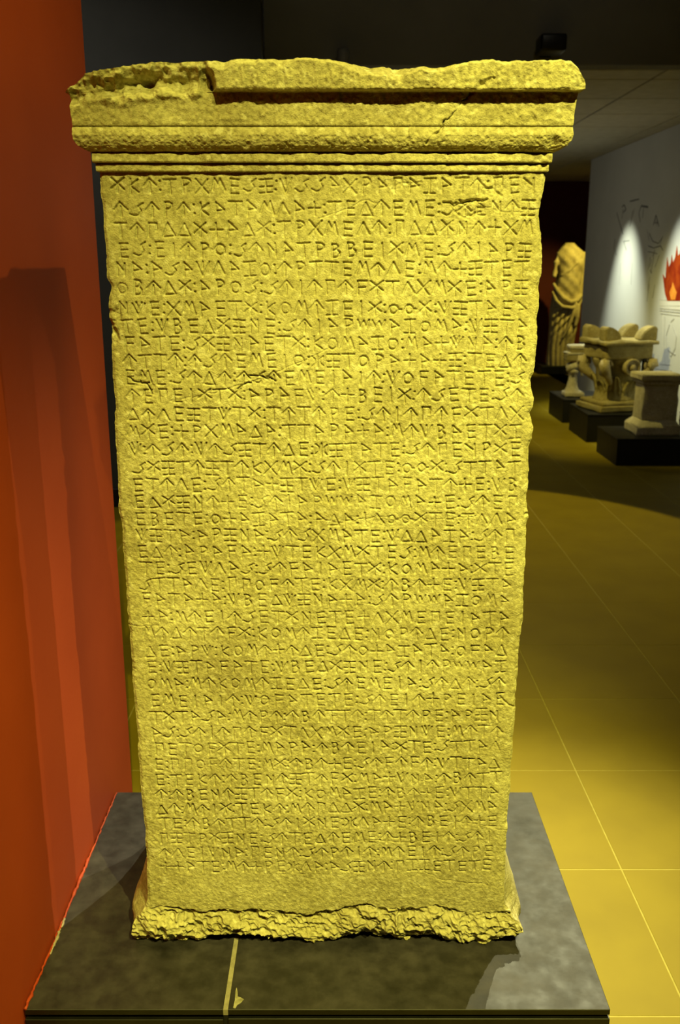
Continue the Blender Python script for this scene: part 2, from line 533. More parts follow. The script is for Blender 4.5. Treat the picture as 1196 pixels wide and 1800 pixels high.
GLYPH = {
    'a': [[(.15, 0), (.15, 1), (.95, .48), (.15, .40)]],
    'e': [[(.5, 0), (.5, .74)], [(0, .48), (.5, 1), (1, .48)]],
    'i': [[(.15, 0), (.15, 1), (.92, 1)], [(.15, .52), (.85, .52)], [(.15, 0), (.92, 0)]],
    'j': [[(.5, 0), (.5, 1)]],
    'z': [[(.5, 0), (.5, 1)], [(.05, 1), (.95, 1)], [(.05, 0), (.95, 0)]],
    't': [[(.5, 0), (.5, 1)], [(0, 1), (1, 1)]],
    'r': [[(.25, 0), (.25, 1), (.62, 1), (.84, .88), (.86, .70), (.66, .54), (.25, .50)]],
    'u': [[(.5 + .40 * math.cos(t * .5236), .5 + .38 * math.sin(t * .5236)) for t in range(13)]],
    'k': [[(.2, 0), (.2, 1)], [(.9, .92), (.2, .5), (.9, .10)]],
    'm': [[(0, .18), (.28, 1), (.54, .5), (.74, .98), (1.02, .08)]],
    'M': [[(0, 1), (1, 0)], [(1, 1), (0, 0)]],
    's': [[(1, .98), (.62, .74), (.84, .42), (.66, .14), (.36, .06), (0, .2)]],
    'N': [[(0, 1), (1, 1)], [(.02, .46), (.98, .46)], [(.02, 0), (.98, 0)], [(.5, 1), (.5, 0)]],
    'x': [[(0, 1), (.5, 0), (1, 1)], [(.5, 1), (.5, .55)]],
    'A': [[(0, .92), (.46, 0), (1, .92)], [(.28, 1), (.5, .45)], [(.72, 1), (.5, .45)]],
    'E': [[(.02, 1), (1, .28)], [(.98, 1), (0, .28)], [(.5, .6), (.5, 0)]],
    'b': [[(.15, 0), (.15, 1), (.6, .98), (.78, .78), (.6, .56), (.15, .53)], [(.6, .56), (.88, .36), (.82, .1), (.6, 0), (.15, 0)]],
    'w': [[(.18, 0), (.18, 1), (.95, 1)], [(.18, .52), (.85, .52)]],
    'd': [[(.04, .05), (.5, .92), (.98, .05), (.04, .05)]],
    'l': [[(.05, .08), (.5, .95), (1, .12)]],
    'h': [[(.5, 0), (.5, 1)], [(0, .52), (1, .52)]],
    'n': [[(.12, .05), (.12, .95), (.82, .28)], [(.82, .05), (.82, .95)]],
    'p': [[(.15, 0), (.15, 1), (.88, 1), (.88, .48)]],
    'g': [[(0, 1), (.72, .5)], [(.78, 1), (.78, 0)]],
    'q': [[(.5, 0), (.5, 1)], [(.02, .88), (.30, .68), (.30, .34), (.02, .12)], [(.98, .88), (.70, .68), (.70, .34), (.98, .12)]],
    'O': [[(.45 + .34 * math.cos(t * .5236), .5 + .32 * math.sin(t * .5236)) for t in range(13)], [(.85, .5), (1.05, .5)]],
    'K': [[(0, .95), (.26, .40), (.5, .88), (.74, .40), (1, .95)]],
}
# (text, u of the first letter, u of the last, v at left, v at right) in photo pixels
LINES = [
    ('Eke:trMmisN:xssaMrapazate:pig', 207, 932, 327, 327),
    ('esere:katamlah:tideimi:sEineN', 212, 929, 368, 366),
    ('tepddEhadE:trMmile:pddEnehMm', 212, 926, 404, 401),
    ('is:ijeru:senatrbbijEmi:sejarN', 217, 923, 439, 440),
    ('na:asaxlazu:erttimeli:mehNtit', 213, 918, 473, 473),
    ('ubedE:arus:sejepewEtlMmEi:arN', 215, 917, 506, 507),
    ('nAi:MmaitE:kumezijE:OOE:xNtaia', 217, 918, 543, 543),
    ('ti:xbidENni:sejarKKazuma:xNta', 223, 918, 574, 574),
    ('wati:sENnaitE:kumazu:mahAna:eb', 227, 916, 605, 604),
    ('ette:eseimiju:qNturahahN:tide', 228, 915, 636, 634),
    ('imi:sede:eseimijaje:xuwatiti:s', 228, 911, 664, 665),
    ('eipijEtE:arawA:ehbijE:esiti:se', 233, 910, 696, 695),
    ('deliNtAtE:teteri:sejepewEtlM', 234, 909, 729, 728),
    ('mEi:hrMmada:ttaraha:mexbaitEz', 234, 906, 759, 759),
    ('A:ese:xesNtedi:qNtati:sepigrEi', 237, 906, 791, 791),
    ('sENteNtekMmE:sejEti:OOE:sttat', 244, 904, 823, 823),
    ('iteli:setahNtAi:xNtawatehi:xb', 242, 901, 853, 853),
    ('idENnehi:sejarKKazumahi:seip', 244, 901, 883, 883),
    ('ibiti:uhazata:ada:jlOOEti:tlla', 246, 898, 913, 914),
    ('xNta:arNna:sesMmati:xddaza:sep', 249, 896, 942, 943),
    ('ide:arawa:hAtikMmEtis:meipibi', 250, 895, 971, 972),
    ('ti:sixlas:sewajaitE:kumaha:Eti', 256, 894, 1000, 1001),
    ('sttali:ppuweti:kMmE:ebehi:xNta', 255, 890, 1028, 1029),
    ('wataha:xbidANnaha:serKKazuma', 256, 887, 1055, 1056),
    ('ha:meijesitEnitihlMmipijata', 260, 886, 1085, 1087),
    ('medetewE:kumezidi:nuredi:nure', 261, 884, 1114, 1115),
    ('di:arA:kumehedi:seuhazata:uwad', 264, 882, 1145, 1144),
    ('i:xNtawati:xbidENni:sejerKKaz', 267, 880, 1174, 1172),
    ('uma:mekumezidi:seimija:sede:se', 266, 878, 1203, 1202),
    ('imijaje:xuwatiti:seijehrijai', 272, 879, 1233, 1230),
    ('tEtasa:mere:ebette:teteri:arNn', 274, 869, 1261, 1258),
    ('as:sejepewEtlMmEi:arNnAi:mete', 274, 874, 1289, 1287),
    ('pituwEti:mara:ebeija:Eti:sttal', 280, 871, 1317, 1313),
    ('i:ppuweti:mE:ebehi:sewewe:xttad', 279, 869, 1345, 1342),
    ('i:tike:ebineNtewE:mahxna:ebett', 281, 872, 1372, 1368),
    ('e:ebineNtewE:kumazi:ebehi:xtta', 283, 868, 1398, 1394),
    ('de:mejE:tike:mepddE:mahxna:sMma', 284, 865, 1424, 1418),
    ('ti:ebette:sejEni:qlahi:ebijehi', 289, 865, 1449, 1444),
    ('pNtrENni:setideimi:ehbije:sej', 288, 860, 1475, 1472),
    ('elijxna:pine:sereje:meije:seri', 290, 859, 1500, 1498),
    ('hhati:mehriqla:asNne:pzzititi', 291, 856, 1525, 1522),
]

# silhouettes read from the photograph (on the face plane)
LEFT_UV = [(240, 1664), (232, 1642), (233, 1625), (246, 1606), (254, 1596), (259, 1580), (258.5, 1540), (257, 1505), (254, 1448), (250, 1414), (247, 1377), (243, 1330), (242, 1296), (237.5, 1252),
           (233, 1193), (229, 1128), (223.5, 1070), (220.5, 1010), (216, 974), (213.6, 920), (208, 900), (207, 833), (202, 767), (201, 727), (203, 720), (202, 700), (199, 680), (197, 633), (195, 600),
           (195, 583), (191, 563), (190, 533), (193, 517), (194, 503), (191, 497), (187, 487), (185, 433), (180, 367), (176, 330), (174, 306)]
RIGHT_UV = [(878, 1664), (905, 1655), (919, 1643), (917, 1628), (902, 1612), (899, 1602), (889, 1592), (887, 1580), (889, 1540), (890, 1500), (892, 1467), (895, 1420), (898, 1390), (900, 1340), (902, 1327),
            (903, 1300), (906.7, 1267), (908, 1247), (906.7, 1227), (908, 1218), (911, 1190), (911.7, 1167), (915, 1117), (920, 1093), (920.7, 1043), (921.7, 1017), (925, 983), (925, 943), (926, 925),
            (930, 910), (926, 880), (928, 860), (931, 830), (931, 785), (936, 770), (938, 750), (933, 725), (938, 715), (939, 700), (934, 680), (935, 668), (940, 655), (942, 640), (945, 600), (945, 560),
            (948, 545), (950, 490), (953, 480), (955, 460), (953, 420), (948, 380), (950, 365), (955, 340), (960, 306)]


def edge_fn(uv):
    xs, zs = px([p[0] for p in uv], [p[1] for p in uv], FY)
    o = np.argsort(zs)
    return zs[o], xs[o]


LZ, LX = edge_fn(LEFT_UV)
RZ, RX = edge_fn(RIGHT_UV)

# moulding profile above the face: (overhang, z, section id)
ZF0, ZF1 = 1.4685, 1.5020
PROFILE = [
    # fillet (lower)
    (0.0000, 1.3737), (0.0046, 1.3742), (0.0055, 1.3758), (0.0053, 1.3826), (0.0042, 1.3838), (0.0022, 1.3844),
    # fillet (upper)
    (0.0088, 1.3852), (0.0098, 1.3868), (0.0096, 1.3952), (0.0086, 1.3968), (0.0050, 1.3976),
    # torus
    (0.0084, 1.3982), (0.0132, 1.4004), (0.0178, 1.4048), (0.0208, 1.4106), (0.0222, 1.4172), (0.0206, 1.4232), (0.0190, 1.4266), (0.0160, 1.4277),
    # band
    (0.0188, 1.4288), (0.0194, 1.4310), (0.0200, 1.4520), (0.0204, 1.4668),
    # crown fascia
    (0.0207, 1.4680), (0.0345, 1.4685), (0.0362, 1.4706), (0.0370, 1.5020),
]
CUT = {'shaft': Z_FOOT}


def resample(poly, step):
    out = [poly[0]]
    for a, b in zip(poly[:-1], poly[1:]):
        L = math.hypot(b[0] - a[0], b[1] - a[1])
        n = max(1, int(round(L / step)))
        for k in range(1, n + 1):
            out.append((a[0] + (b[0] - a[0]) * k / n, a[1] + (b[1] - a[1]) * k / n))
    return out


STEP = 0.00084
rows = []          # (o, z, section)
for o_, z_ in resample([(0, PLZ), (0, Z_FOOT)], STEP):
    rows.append((o_, z_, 'foot'))
for o_, z_ in resample([(0, Z_FOOT), (0, Z_FACE)], STEP)[1:]:
    rows.append((o_, z_, 'shaft'))
secs = [('fillet_low', PROFILE[0:6]), ('fillet_up', PROFILE[5:11]), ('torus', PROFILE[10:19]), ('band', PROFILE[18:23]), ('crown', PROFILE[22:])]
for nm, pr in secs:
    for o_, z_ in resample(pr, STEP)[1:]:
        rows.append((o_, z_, nm))
O = np.array([r[0] for r in rows])
Z = np.array([r[1] for r in rows])
SEC = [r[2] for r in rows]
NR = len(rows)
NC = 720
S = np.linspace(0, 1, NC)
Xn = BX0 + S * (BX1 - BX0)

# front sheet coordinates
ZZ = np.repeat(Z[:, None], NC, 1)
OO = np.repeat(O[:, None], NC, 1)
XX = np.repeat(Xn[None, :], NR, 0).copy()
isf = np.array([s == 'foot' for s in SEC])
iss = np.array([s == 'shaft' for s in SEC])
ism = ~(isf | iss)
iscr = np.array([s == 'crown' for s in SEC])
isbd = np.array([s == 'band' for s in SEC])

lw = np.interp(Z, LZ, LX) - BX0
rw = np.interp(Z, RZ, RX) - BX1
OS = np.interp(Z, [1.3737, 1.3744, 1.3840, 1.3850, 1.3970, 1.4004, 1.4050, 1.4110, 1.4180, 1.4275, 1.4660, ZF0, 1.4700, ZF1], [0, .005, .005, .008, .008, .0165, .0245, .0290, .0306, .0300, .0330, .0335, .0400, .0400])
rnd = np.where(iscr, np.clip((Z - 1.476) / 0.026, 0, 1) ** 1.5, 0)
mo_l = np.where(ism, -np.minimum(OS, 0.038) * 0.92 + 0.028 * np.where(iscr, np.clip((Z - 1.470) / 0.030, 0, 1) ** 1.3, 0), 0)
mo_r = np.where(ism, OS * 1.0 - 0.012 * rnd, 0)
lw = np.where(ism, lw[iss][-1] * 0.3 + mo_l, lw)
rw = np.where(ism, rw[iss][-1] * 0.3 + mo_r, rw)
# worn, nibbled arrises
zz1 = Z[None, :]
jl = 0.0007 * fbm(Z * 0, Z, 0.012, 11, 3) + 0.0007 * np.minimum(0, vnoise(Z * 0, Z, 0.006, 15)) * -1
jr = 0.0008 * fbm(Z * 0 + 3, Z, 0.010, 21, 3) - 0.0008 * np.maximum(0, vnoise(Z * 0, Z, 0.006, 25))
lw = lw + np.where(ism, jl * 0.5, jl)
rw = rw + np.where(ism, jr * 0.5, jr)
dl = (XX - BX0)
dr = (BX1 - XX)
fl = np.where(ism[:, None], 1 - smooth01(dl / 0.22), 1 - smooth01(dl / 0.030))
fr = np.where(ism[:, None], 1 - smooth01(dr / 0.22), 1 - smooth01(dr / 0.030))
fl = np.where(isf[:, None], 1 - smooth01(dl / 0.09), fl)
fr = np.where(isf[:, None], 1 - smooth01(dr / 0.09), fr)
XX += lw[:, None] * fl + rw[:, None] * fr

D = np.zeros_like(XX)           # displacement out of the face (towards the viewer positive)
# ---- general tooling of the face
low = smooth01((1.15 - ZZ) / 0.25)          # lower two thirds more coarsely pecked
D += 0.0009 * fbm(XX, ZZ, 0.11, 40, 3)
D += 0.00030 * fbm(XX, ZZ, 0.018, 50, 2) * (0.6 + 0.6 * low)
D += (0.00016 + 0.00012 * low) * vnoise(XX + 0.4 * ZZ, ZZ, 0.0052, 60)
D += (0.00018 + 0.00016 * low) * vnoise(XX, ZZ + 0.3 * XX, 0.0027, 61)
pits = np.maximum(0, vnoise(XX, ZZ, 0.0046, 63) - 0.55) * np.maximum(0, vnoise(XX, ZZ, 0.05, 64) + 0.2)
D -= 0.0022 * pits
# soften the arrises of the face
ed = np.minimum(XX - XX[:, :1], XX[:, -1:] - XX)
D -= np.where(iss[:, None], 0.0026 * (1 - smooth01(ed / 0.0065)) ** 2, 0)
D -= np.where(iss[:, None], 0.0018 * np.maximum(0, 1 - ed / 0.016) * (0.5 + vnoise(XX, ZZ, 0.02, 66)), 0)

# ---- lettering
RowsZ = Z[iss]
r0_s = int(np.argmax(iss))
r1_s = r0_s + int(iss.sum())
H2 = 0.00172


def carve(seglist, depth, hw, D, wob=0.0):
    """V-cut along segments [(x0,z0,x1,z1)] on the shaft rows"""
    for (x0, z0, x1, z1) in seglist:
        a = np.searchsorted(Z[:r1_s], min(z0, z1) - hw - 0.001)
        b = np.searchsorted(Z[:r1_s], max(z0, z1) + hw + 0.001)
        c = max(0, int((min(x0, x1) - hw - 0.004 - BX0) / (BX1 - BX0) * (NC - 1)) - 1)
        d = min(NC, int((max(x0, x1) + hw + 0.004 - BX0) / (BX1 - BX0) * (NC - 1)) + 2)
        if a >= b or c >= d:
            continue
        x = XX[a:b, c:d]; z = ZZ[a:b, c:d]
        vx, vz = x1 - x0, z1 - z0
        L2 = vx * vx + vz * vz + 1e-12
        t = np.clip(((x - x0) * vx + (z - z0) * vz) / L2, 0, 1)
        dist = np.hypot(x - (x0 + t * vx), z - (z0 + t * vz))
        cut = np.clip(1 - dist / hw, 0, 1) ** 0.85 * depth
        G[a:b, c:d] = np.maximum(G[a:b, c:d], cut)


G = np.zeros_like(XX)
rl = random.Random(21)
LH, LW = 0.0184, 0.0166
WF = {'i': .84, 'a': .86, 'b': .80, 'r': .92, 'w': .84, 'p': .84, 'n': .84, 'e': 1.06, 't': 1.02, 's': 1.04, 'k': .92, 'u': .94}
for text, u0, u1, v0, v1 in LINES:
    adv = []
    pos = 0.0
    items = []
    for ch in text:
        wd = 0.26 if ch == ':' else (0.80 if ch == 'j' else 1.0)
        items.append((ch, pos + wd / 2))
        pos += wd
    p0 = items[0][1]
    p1 = items[-1][1]
    for ch, p in items:
        f = (p - p0) / (p1 - p0)
        u = u0 + (u1 - u0) * f
        v = v0 + (v1 - v0) * f + rl.uniform(-1.2, 1.2)
        cx, cz = px(u, v, FY)
        sc = rl.uniform(0.92, 1.06)
        sw = rl.uniform(0.94, 1.06) * WF.get(ch, 1.0)
        th = rl.gauss(0, 0.035)
        wear = 0.80 + 0.25 * float(vnoise(np.array([cx]), np.array([cz]), 0.07, 90)[0]) + rl.uniform(-0.1, 0.1)
        dp = 0.00390 * wear
        hw = H2 * rl.uniform(0.92, 1.15)

        def T(q):
            lx = (q[0] - 0.5) * LW * sw
            lz = (q[1] - 0.5) * LH * sc
            return (cx + lx * math.cos(th) - lz * math.sin(th), cz + lx * math.sin(th) + lz * math.cos(th))
        if ch == ':':
            for zz_ in (0.2, 0.78):
                q = T((0.5 + rl.uniform(-0.05, 0.05), zz_))
                carve([(q[0], q[1], q[0] + 0.0003, q[1])], 0.0040, 0.0021, D)
            continue
        segs = []
        for pl in GLYPH[ch]:
            qs = [T((p_[0] + rl.uniform(-.03, .03), p_[1] + rl.uniform(-.03, .03))) for p_ in pl]
            for a_, b_ in zip(qs[:-1], qs[1:]):
                segs.append((a_[0], a_[1], b_[0], b_[1]))
        carve(segs, dp, hw, D)

# ---- damage on the face: cracks and spalls


def crack(uvs, depth, hw, jitter=0.0016, seed=0):
    r_ = random.Random(seed)
    P = [px(u, v, FY) for u, v in uvs]
    segs = []
    for a_, b_ in zip(P[:-1], P[1:]):
        n = max(2, int(math.hypot(b_[0] - a_[0], b_[1] - a_[1]) / 0.006))
        prev = (float(a_[0]), float(a_[1]))
        for k in range(1, n + 1):
            q = (a_[0] + (b_[0] - a_[0]) * k / n + r_.uniform(-jitter, jitter), a_[1] + (b_[1] - a_[1]) * k / n + r_.uniform(-jitter, jitter))
            segs.append((*prev, *q))
            prev = q
    carve(segs, depth, hw, D)


crack([(300, 705), (370, 692), (410, 680), (436, 672), (470, 662), (500, 648), (540, 632), (580, 612)], 0.0014, 0.0012, seed=1)
crack([(418, 684), (428, 676), (440, 672)], 0.006, 0.0017, 0.0030, seed=2)
crack([(440, 660), (462, 662), (486, 668)], 0.006, 0.0017, 0.0030, seed=3)
crack([(228, 664), (246, 670), (258, 676), (266, 690)], 0.006, 0.0018, 0.0034, seed=4)
crack([(560, 385), (590, 376), (640, 352), (680, 360)], 0.0013, 0.0012, seed=5)
crack([(780, 356), (800, 362), (830, 354), (856, 352)], 0.005, 0.0022, 0.0030, seed=6)
crack([(800, 372), (822, 380), (850, 372)], 0.003, 0.0024, 0.0040, seed=7)
crack([(690, 332), (710, 322), (740, 320)], 0.002, 0.0020, seed=8)
crack([(850, 330), (868, 332), (880, 342)], 0.003, 0.0024, seed=9)
crack([(820, 352), (880, 372), (915, 374), (948, 366)], 0.0013, 0.0011, seed=10)
crack([(560, 912), (600, 920), (660, 908), (720, 914), (790, 912), (840, 906)], 0.0012, 0.0012, seed=11)
crack([(222, 1098), (250, 1101), (280, 1100)], 0.0014, 0.0010, seed=12)
crack([(750, 1444), (800, 1444), (850, 1452), (893, 1462)], 0.0010, 0.0012, seed=13)
crack([(600, 1484), (650, 1476), (720, 1482), (780, 1468)], 0.0010, 0.0012, seed=14)
crack([(735, 1526), (770, 1545), (800, 1550), (860, 1556)], 0.0012, 0.0012, seed=15)
crack([(880, 1225), (895, 1240), (906, 1244)], 0.003, 0.0022, seed=16)
crack([(190, 566), (197, 578), (203, 590)], 0.006, 0.0050, seed=17)
crack([(924, 905), (930, 903)], 0.004, 0.0030, seed=18)
D -= G
# shallow spalled patches
for (u, v, ru, rv, dep) in [(826, 368, 36, 18, .0022), (470, 668, 44, 12, .0014), (255, 680, 22, 20, .0020), (200, 580, 16, 34, .0030), (930, 725, 9, 16, .002), (925, 660, 10, 20, .0014), (870, 336, 20, 10, .0015), (700, 325, 26, 9, .0012), (640, 918, 60, 10, .0010), (893, 1440, 12, 18, .002)]:
    cx, cz = px(u, v, FY)
    q = np.hypot((XX - cx) / (ru * 0.00082), (ZZ - cz) / (rv * 0.00082)) + 0.35 * vnoise(XX, ZZ, 0.008, 71)
    D -= np.where(iss[:, None], dep * smooth01((1.1 - q) / 0.5) * (0.7 + 0.5 * vnoise(XX, ZZ, 0.004, 72)), 0)

# ---- mouldings: wear
wear_m = 0.0011 * fbm(XX, ZZ, 0.030, 80, 3) + 0.0006 * vnoise(XX, ZZ, 0.006, 84)
D = np.where(ism[:, None], wear_m, D)
ist = np.array([s == 'torus' for s in SEC])
D += np.where(ist[:, None], 0.0007 * vnoise(XX, OO * 1.2 + ZZ, 0.0042, 85) + 0.0005 * vnoise(XX, OO + ZZ, 0.0022, 86), 0)
isfi = np.array([s.startswith('fillet') for s in SEC])
nib = np.maximum(0, vnoise(XX, ZZ * 0.2, 0.02, 87) - 0.25)
D -= np.where(isfi[:, None], 0.0030 * nib * smooth01(OO / 0.006), 0)
# upper right end of the fillets is broken away
rb = smooth01((XX - 0.235) / 0.03)
D -= np.where(isfi[:, None], 0.004 * rb * (0.5 + 0.5 * vnoise(XX, ZZ, 0.006, 88)), 0)
D += np.where(isbd[:, None], 0.0006 * vnoise(XX, ZZ, 0.004, 89), 0)

# ---- crown fascia: ragged top line, chipped scallops, broken left end
TOP_UV = [(110, 136), (128, 130), (145, 124), (200, 113), (250, 107), (270, 103), (300, 105), (330, 102), (345, 104), (400, 101), (460, 102), (520, 100), (600, 105), (650, 113), (690, 115), (750, 116), (792, 115), (815, 110),
          (840, 106), (870, 104), (900, 107), (940, 106), (985, 104), (1006, 105), (1014, 113), (1024, 121), (1040, 124)]
tx, tz = px([p[0] for p in TOP_UV], [p[1] for p in TOP_UV], FY - 0.036)
CH = [(370, .012), (405, .013), (440, .015), (470, .006), (495, .012), (530, .005), (590, .005), (630, .014), (660, .013), (700, .014), (740, .009), (778, .016), (800, .006), (840, .003), (880, .004), (920, .002), (1000, .003)]
chx, _ = px([p[0] for p in CH], [115] * len(CH), FY - 0.036)
chd = np.array([p[1] for p in CH])
ztop = np.interp(XX, tx, tz) + 0.0012 * vnoise(XX, XX * 0, 0.012, 100) + 0.0006 * vnoise(XX, XX * 0, 0.004, 101)
f_cr = (ZZ - ZF0) / (ZF1 - ZF0)
ZC = np.where(ZZ > ZF0, ZF0 + f_cr * (ztop - ZF0), ZZ)
crm = iscr[:, None] & (ZZ >= ZF0)
# ragged lower arris
ZC += np.where(iscr[:, None], (1 - smooth01((ZZ - ZF0) / 0.01)) * (0.0016 * np.maximum(0, vnoise(XX, XX * 0, 0.018, 102)) + 0.0006 * vnoise(XX, XX * 0, 0.005, 103)) * smooth01((OO - .024) / .006), 0)
fas = 0.0007 * vnoise(XX * 1.0 + 0.12 * ZZ, ZZ * 0.12, 0.0034, 104) + 0.0009 * vnoise(XX, ZZ, 0.010, 105) + 0.0007 * vnoise(XX, ZZ, 0.004, 106)
chip = np.interp(XX, chx, chd) * (0.8 + 0.5 * vnoise(XX, XX * 0, 0.02, 107)) + 0.0015 * vnoise(XX, ZZ, 0.008, 108)
over = np.maximum(0, ZC - (ztop - chip))
fas -= over * 1.55
# far-right corner knocked off
fas -= 0.006 * smooth01((XX - 0.285) / 0.02) * (0.6 + 0.4 * vnoise(XX, ZZ, 0.01, 109))
D = np.where(crm, fas, D)
# broken left end: band and fascia lost, hollow fracture
xb, _ = px(378, 150, FY - 0.036)
xb = float(xb)
mask_b = smooth01((xb + 0.006 * vnoise(ZZ, ZZ * 0, 0.012, 110) - XX) / 0.010)
mask_z = smooth01((ZC - (1.450 + 0.008 * smooth01((XX + 0.28) / 0.12) + 0.004 * vnoise(XX, XX * 0, 0.03, 111))) / 0.014)
hz = ZC - ztop
hollow = 0.0240 - OO - 0.0150 * np.exp(-((hz + 0.022) / 0.013) ** 2) - 0.5 * np.maximum(0, hz + 0.006)
hollow = hollow + 0.0062 * fbm(XX, ZC, 0.030, 112, 4, 0.62) + 0.0030 * (1 - 2 * np.abs(vnoise(XX, ZC, 0.012, 118)))
hollow += 0.006 * np.exp(-((XX + 0.30) / 0.025) ** 2)
hollow -= 0.012 * np.exp(-(((XX + 0.255) / 0.018) ** 2 + ((hz + 0.018) / 0.010) ** 2)) + 0.010 * np.exp(-(((XX + 0.20) / 0.015) ** 2 + ((hz + 0.024) / 0.010) ** 2))
D = np.where((iscr | isbd)[:, None], D * (1 - mask_b * mask_z) + hollow * mask_b * mask_z, D)

# ---- crack through the cornice
ck = [(868, 137), (848, 148), (832, 160), (820, 172), (800, 196), (786, 210), (770, 232), (744, 256)]
ckx, ckz = px([p[0] for p in ck], [p[1] for p in ck], FY - 0.034)
hwid = [0.0026, 0.0044, 0.0028, 0.0014, 0.0009, 0.0026, 0.0028, 0.0008]
for i in range(len(ck) - 1):
    x0, z0, x1, z1 = ckx[i], ckz[i], ckx[i + 1], ckz[i + 1]
    vx, vz = x1 - x0, z1 - z0
    t = np.clip(((XX - x0) * vx + (ZC - z0) * vz) / (vx * vx + vz * vz), 0, 1)
    jit = 0.0034 * vnoise(XX, ZC, 0.010, 120) + 0.0012 * vnoise(XX, ZC, 0.004, 121)
    dist = np.hypot(XX - (x0 + t * vx) + jit, ZC - (z0 + t * vz))
    hwv = hwid[i] + (hwid[i + 1] - hwid[i]) * t
    D -= np.where(ism[:, None], 0.006 * np.clip(1 - dist / hwv, 0, 1) ** 0.7 * np.clip(1.1 + vnoise(XX, ZC, 0.016, 122), 0, 1), 0)
# chip on the groove at the right
cx, cz = px(942, 212, FY - 0.03)
D -= np.where(ism[:, None], 0.003 * np.exp(-(((XX - cx) / 0.006) ** 2 + ((ZC - cz - 0.002) / 0.007) ** 2)), 0)
cx, cz = px(978, 250, FY - 0.03)
D -= np.where(ism[:, None], 0.006 * np.exp(-(((XX - cx) / 0.008) ** 2 + ((ZC - cz) / 0.008) ** 2)), 0)

# ---- rough hewn foot
brk = 0.2370 + 0.009 * fbm(XX, XX * 0, 0.09, 130, 5, 0.62)            # line where the dressed face breaks off
below = np.clip((brk - ZZ) / 0.060, 0, 1.2)
lum = fbm(XX + 0.6 * ZZ, ZZ * 1.2, 0.050, 140, 5, 0.58)
lum2 = 1 - np.abs(vnoise(XX, ZZ * 1.25, 0.015, 150)) * 2.0
lum3 = 1 - np.abs(vnoise(XX + 0.5 * ZZ, ZZ * 1.2, 0.0075, 151)) * 1.8
foot = -0.0085 + 0.012 * np.sin(np.clip(below, 0, 1) * 2.1) - 0.008 * np.clip(below - 0.8, 0, 1) * 5
foot = foot + 0.0065 * lum + 0.0058 * lum2 * (0.7 + 0.5 * vnoise(XX, ZZ, 0.05, 152)) + 0.0030 * lum3
on = smooth01((brk - ZZ) / 0.0022)
dz_rows = (isf | iss)[:, None]
D = np.where(dz_rows, D * (1 - on) + on * foot, D)
# undulating underside
gap = 0.0005 + np.maximum(0, 0.009 * vnoise(XX, XX * 0, 0.055, 160) + 0.001)
gap += 0.016 * smooth01((XX - 0.235) / 0.05)
ZC += np.where(isf[:, None], gap * (1 - (ZZ - PLZ) / (Z_FOOT - PLZ)) ** 1.5, 0)

YY = FY - OO - D

# ---- assemble meshes section by section
stele = tag(empty('inscribed_stele', (0.0, 1.45, PLZ)), 'tall limestone stele covered in carved lines of ancient letters on slate plinth', 'stele')
soff = np.array([0.0, 1.45, PLZ])


def grid_mesh(name, P, mat, flip=False, uv_wrap=False):
    """P: (r, c, 3) array -> mesh"""
    r, c, _ = P.shape
    me = bpy.data.meshes.new(name)
    co = (P.reshape(-1, 3) - soff).astype(np.float32)
    idx = np.arange(r * c).reshape(r, c)
    a = idx[:-1, :-1]; b = idx[:-1, 1:]; d = idx[1:, :-1]; e = idx[1:, 1:]
    q = np.stack([a, b, e, d], -1).reshape(-1, 4)
    if flip:
        q = q[:, ::-1]
    return co, q


def join_grids(name, parts, mat, parent):
    cos, qs = [], []
    n = 0
    for co, q in parts:
        cos.append(co)
        qs.append(q + n)
        n += len(co)
    co = np.concatenate(cos)
    q = np.concatenate(qs).astype(np.int32)
    me = bpy.data.meshes.new(name)
    me.vertices.add(len(co))
    me.vertices.foreach_set('co', co.ravel())
    me.loops.add(q.size)
    me.loops.foreach_set('vertex_index', q.ravel())
    me.polygons.add(len(q))
    me.polygons.foreach_set('loop_start', np.arange(0, q.size, 4, dtype=np.int32))
    me.polygons.foreach_set('loop_total', np.full(len(q), 4, dtype=np.int32))
    me.polygons.foreach_set('use_smooth', np.ones(len(q), dtype=bool))
    me.update(calc_edges=True)
    me.validate()
    return link(name, me, mat, parent)


FRONT = np.stack([XX, YY, ZC], -1)
ND = 16


def side_strip(col_idx, sgn):
    base = FRONT[:, col_idx, :]
    d = (np.linspace(0, 1, ND) ** 1.3)[None, :]
    y = base[:, 1:2] + (BACK - base[:, 1:2]) * d
    z = np.repeat(base[:, 2:3], ND, 1)
    nx = BX0 if sgn < 0 else BX1
    tgt = (nx + sgn * np.where(ism, OS, 0))[:, None]
    x = base[:, 0:1] + (tgt - base[:, 0:1]) * smooth01(d / 0.25) * 0.75
    flare = 0.038 * np.clip((0.345 - z) / 0.135, 0, 1) ** 1.35
    ff = smooth01((y - FY - 0.005) / 0.045) * (z < 0.345)
    xf = nx + sgn * flare
    x = np.where(z < 0.345, x * (1 - ff) + xf * ff, x)
    x = x + sgn * 0.0012 * fbm(y, z, 0.03, 200 + (1 if sgn > 0 else 0), 3) * smooth01(d / 0.15)
    return np.stack([x, y, z], -1)


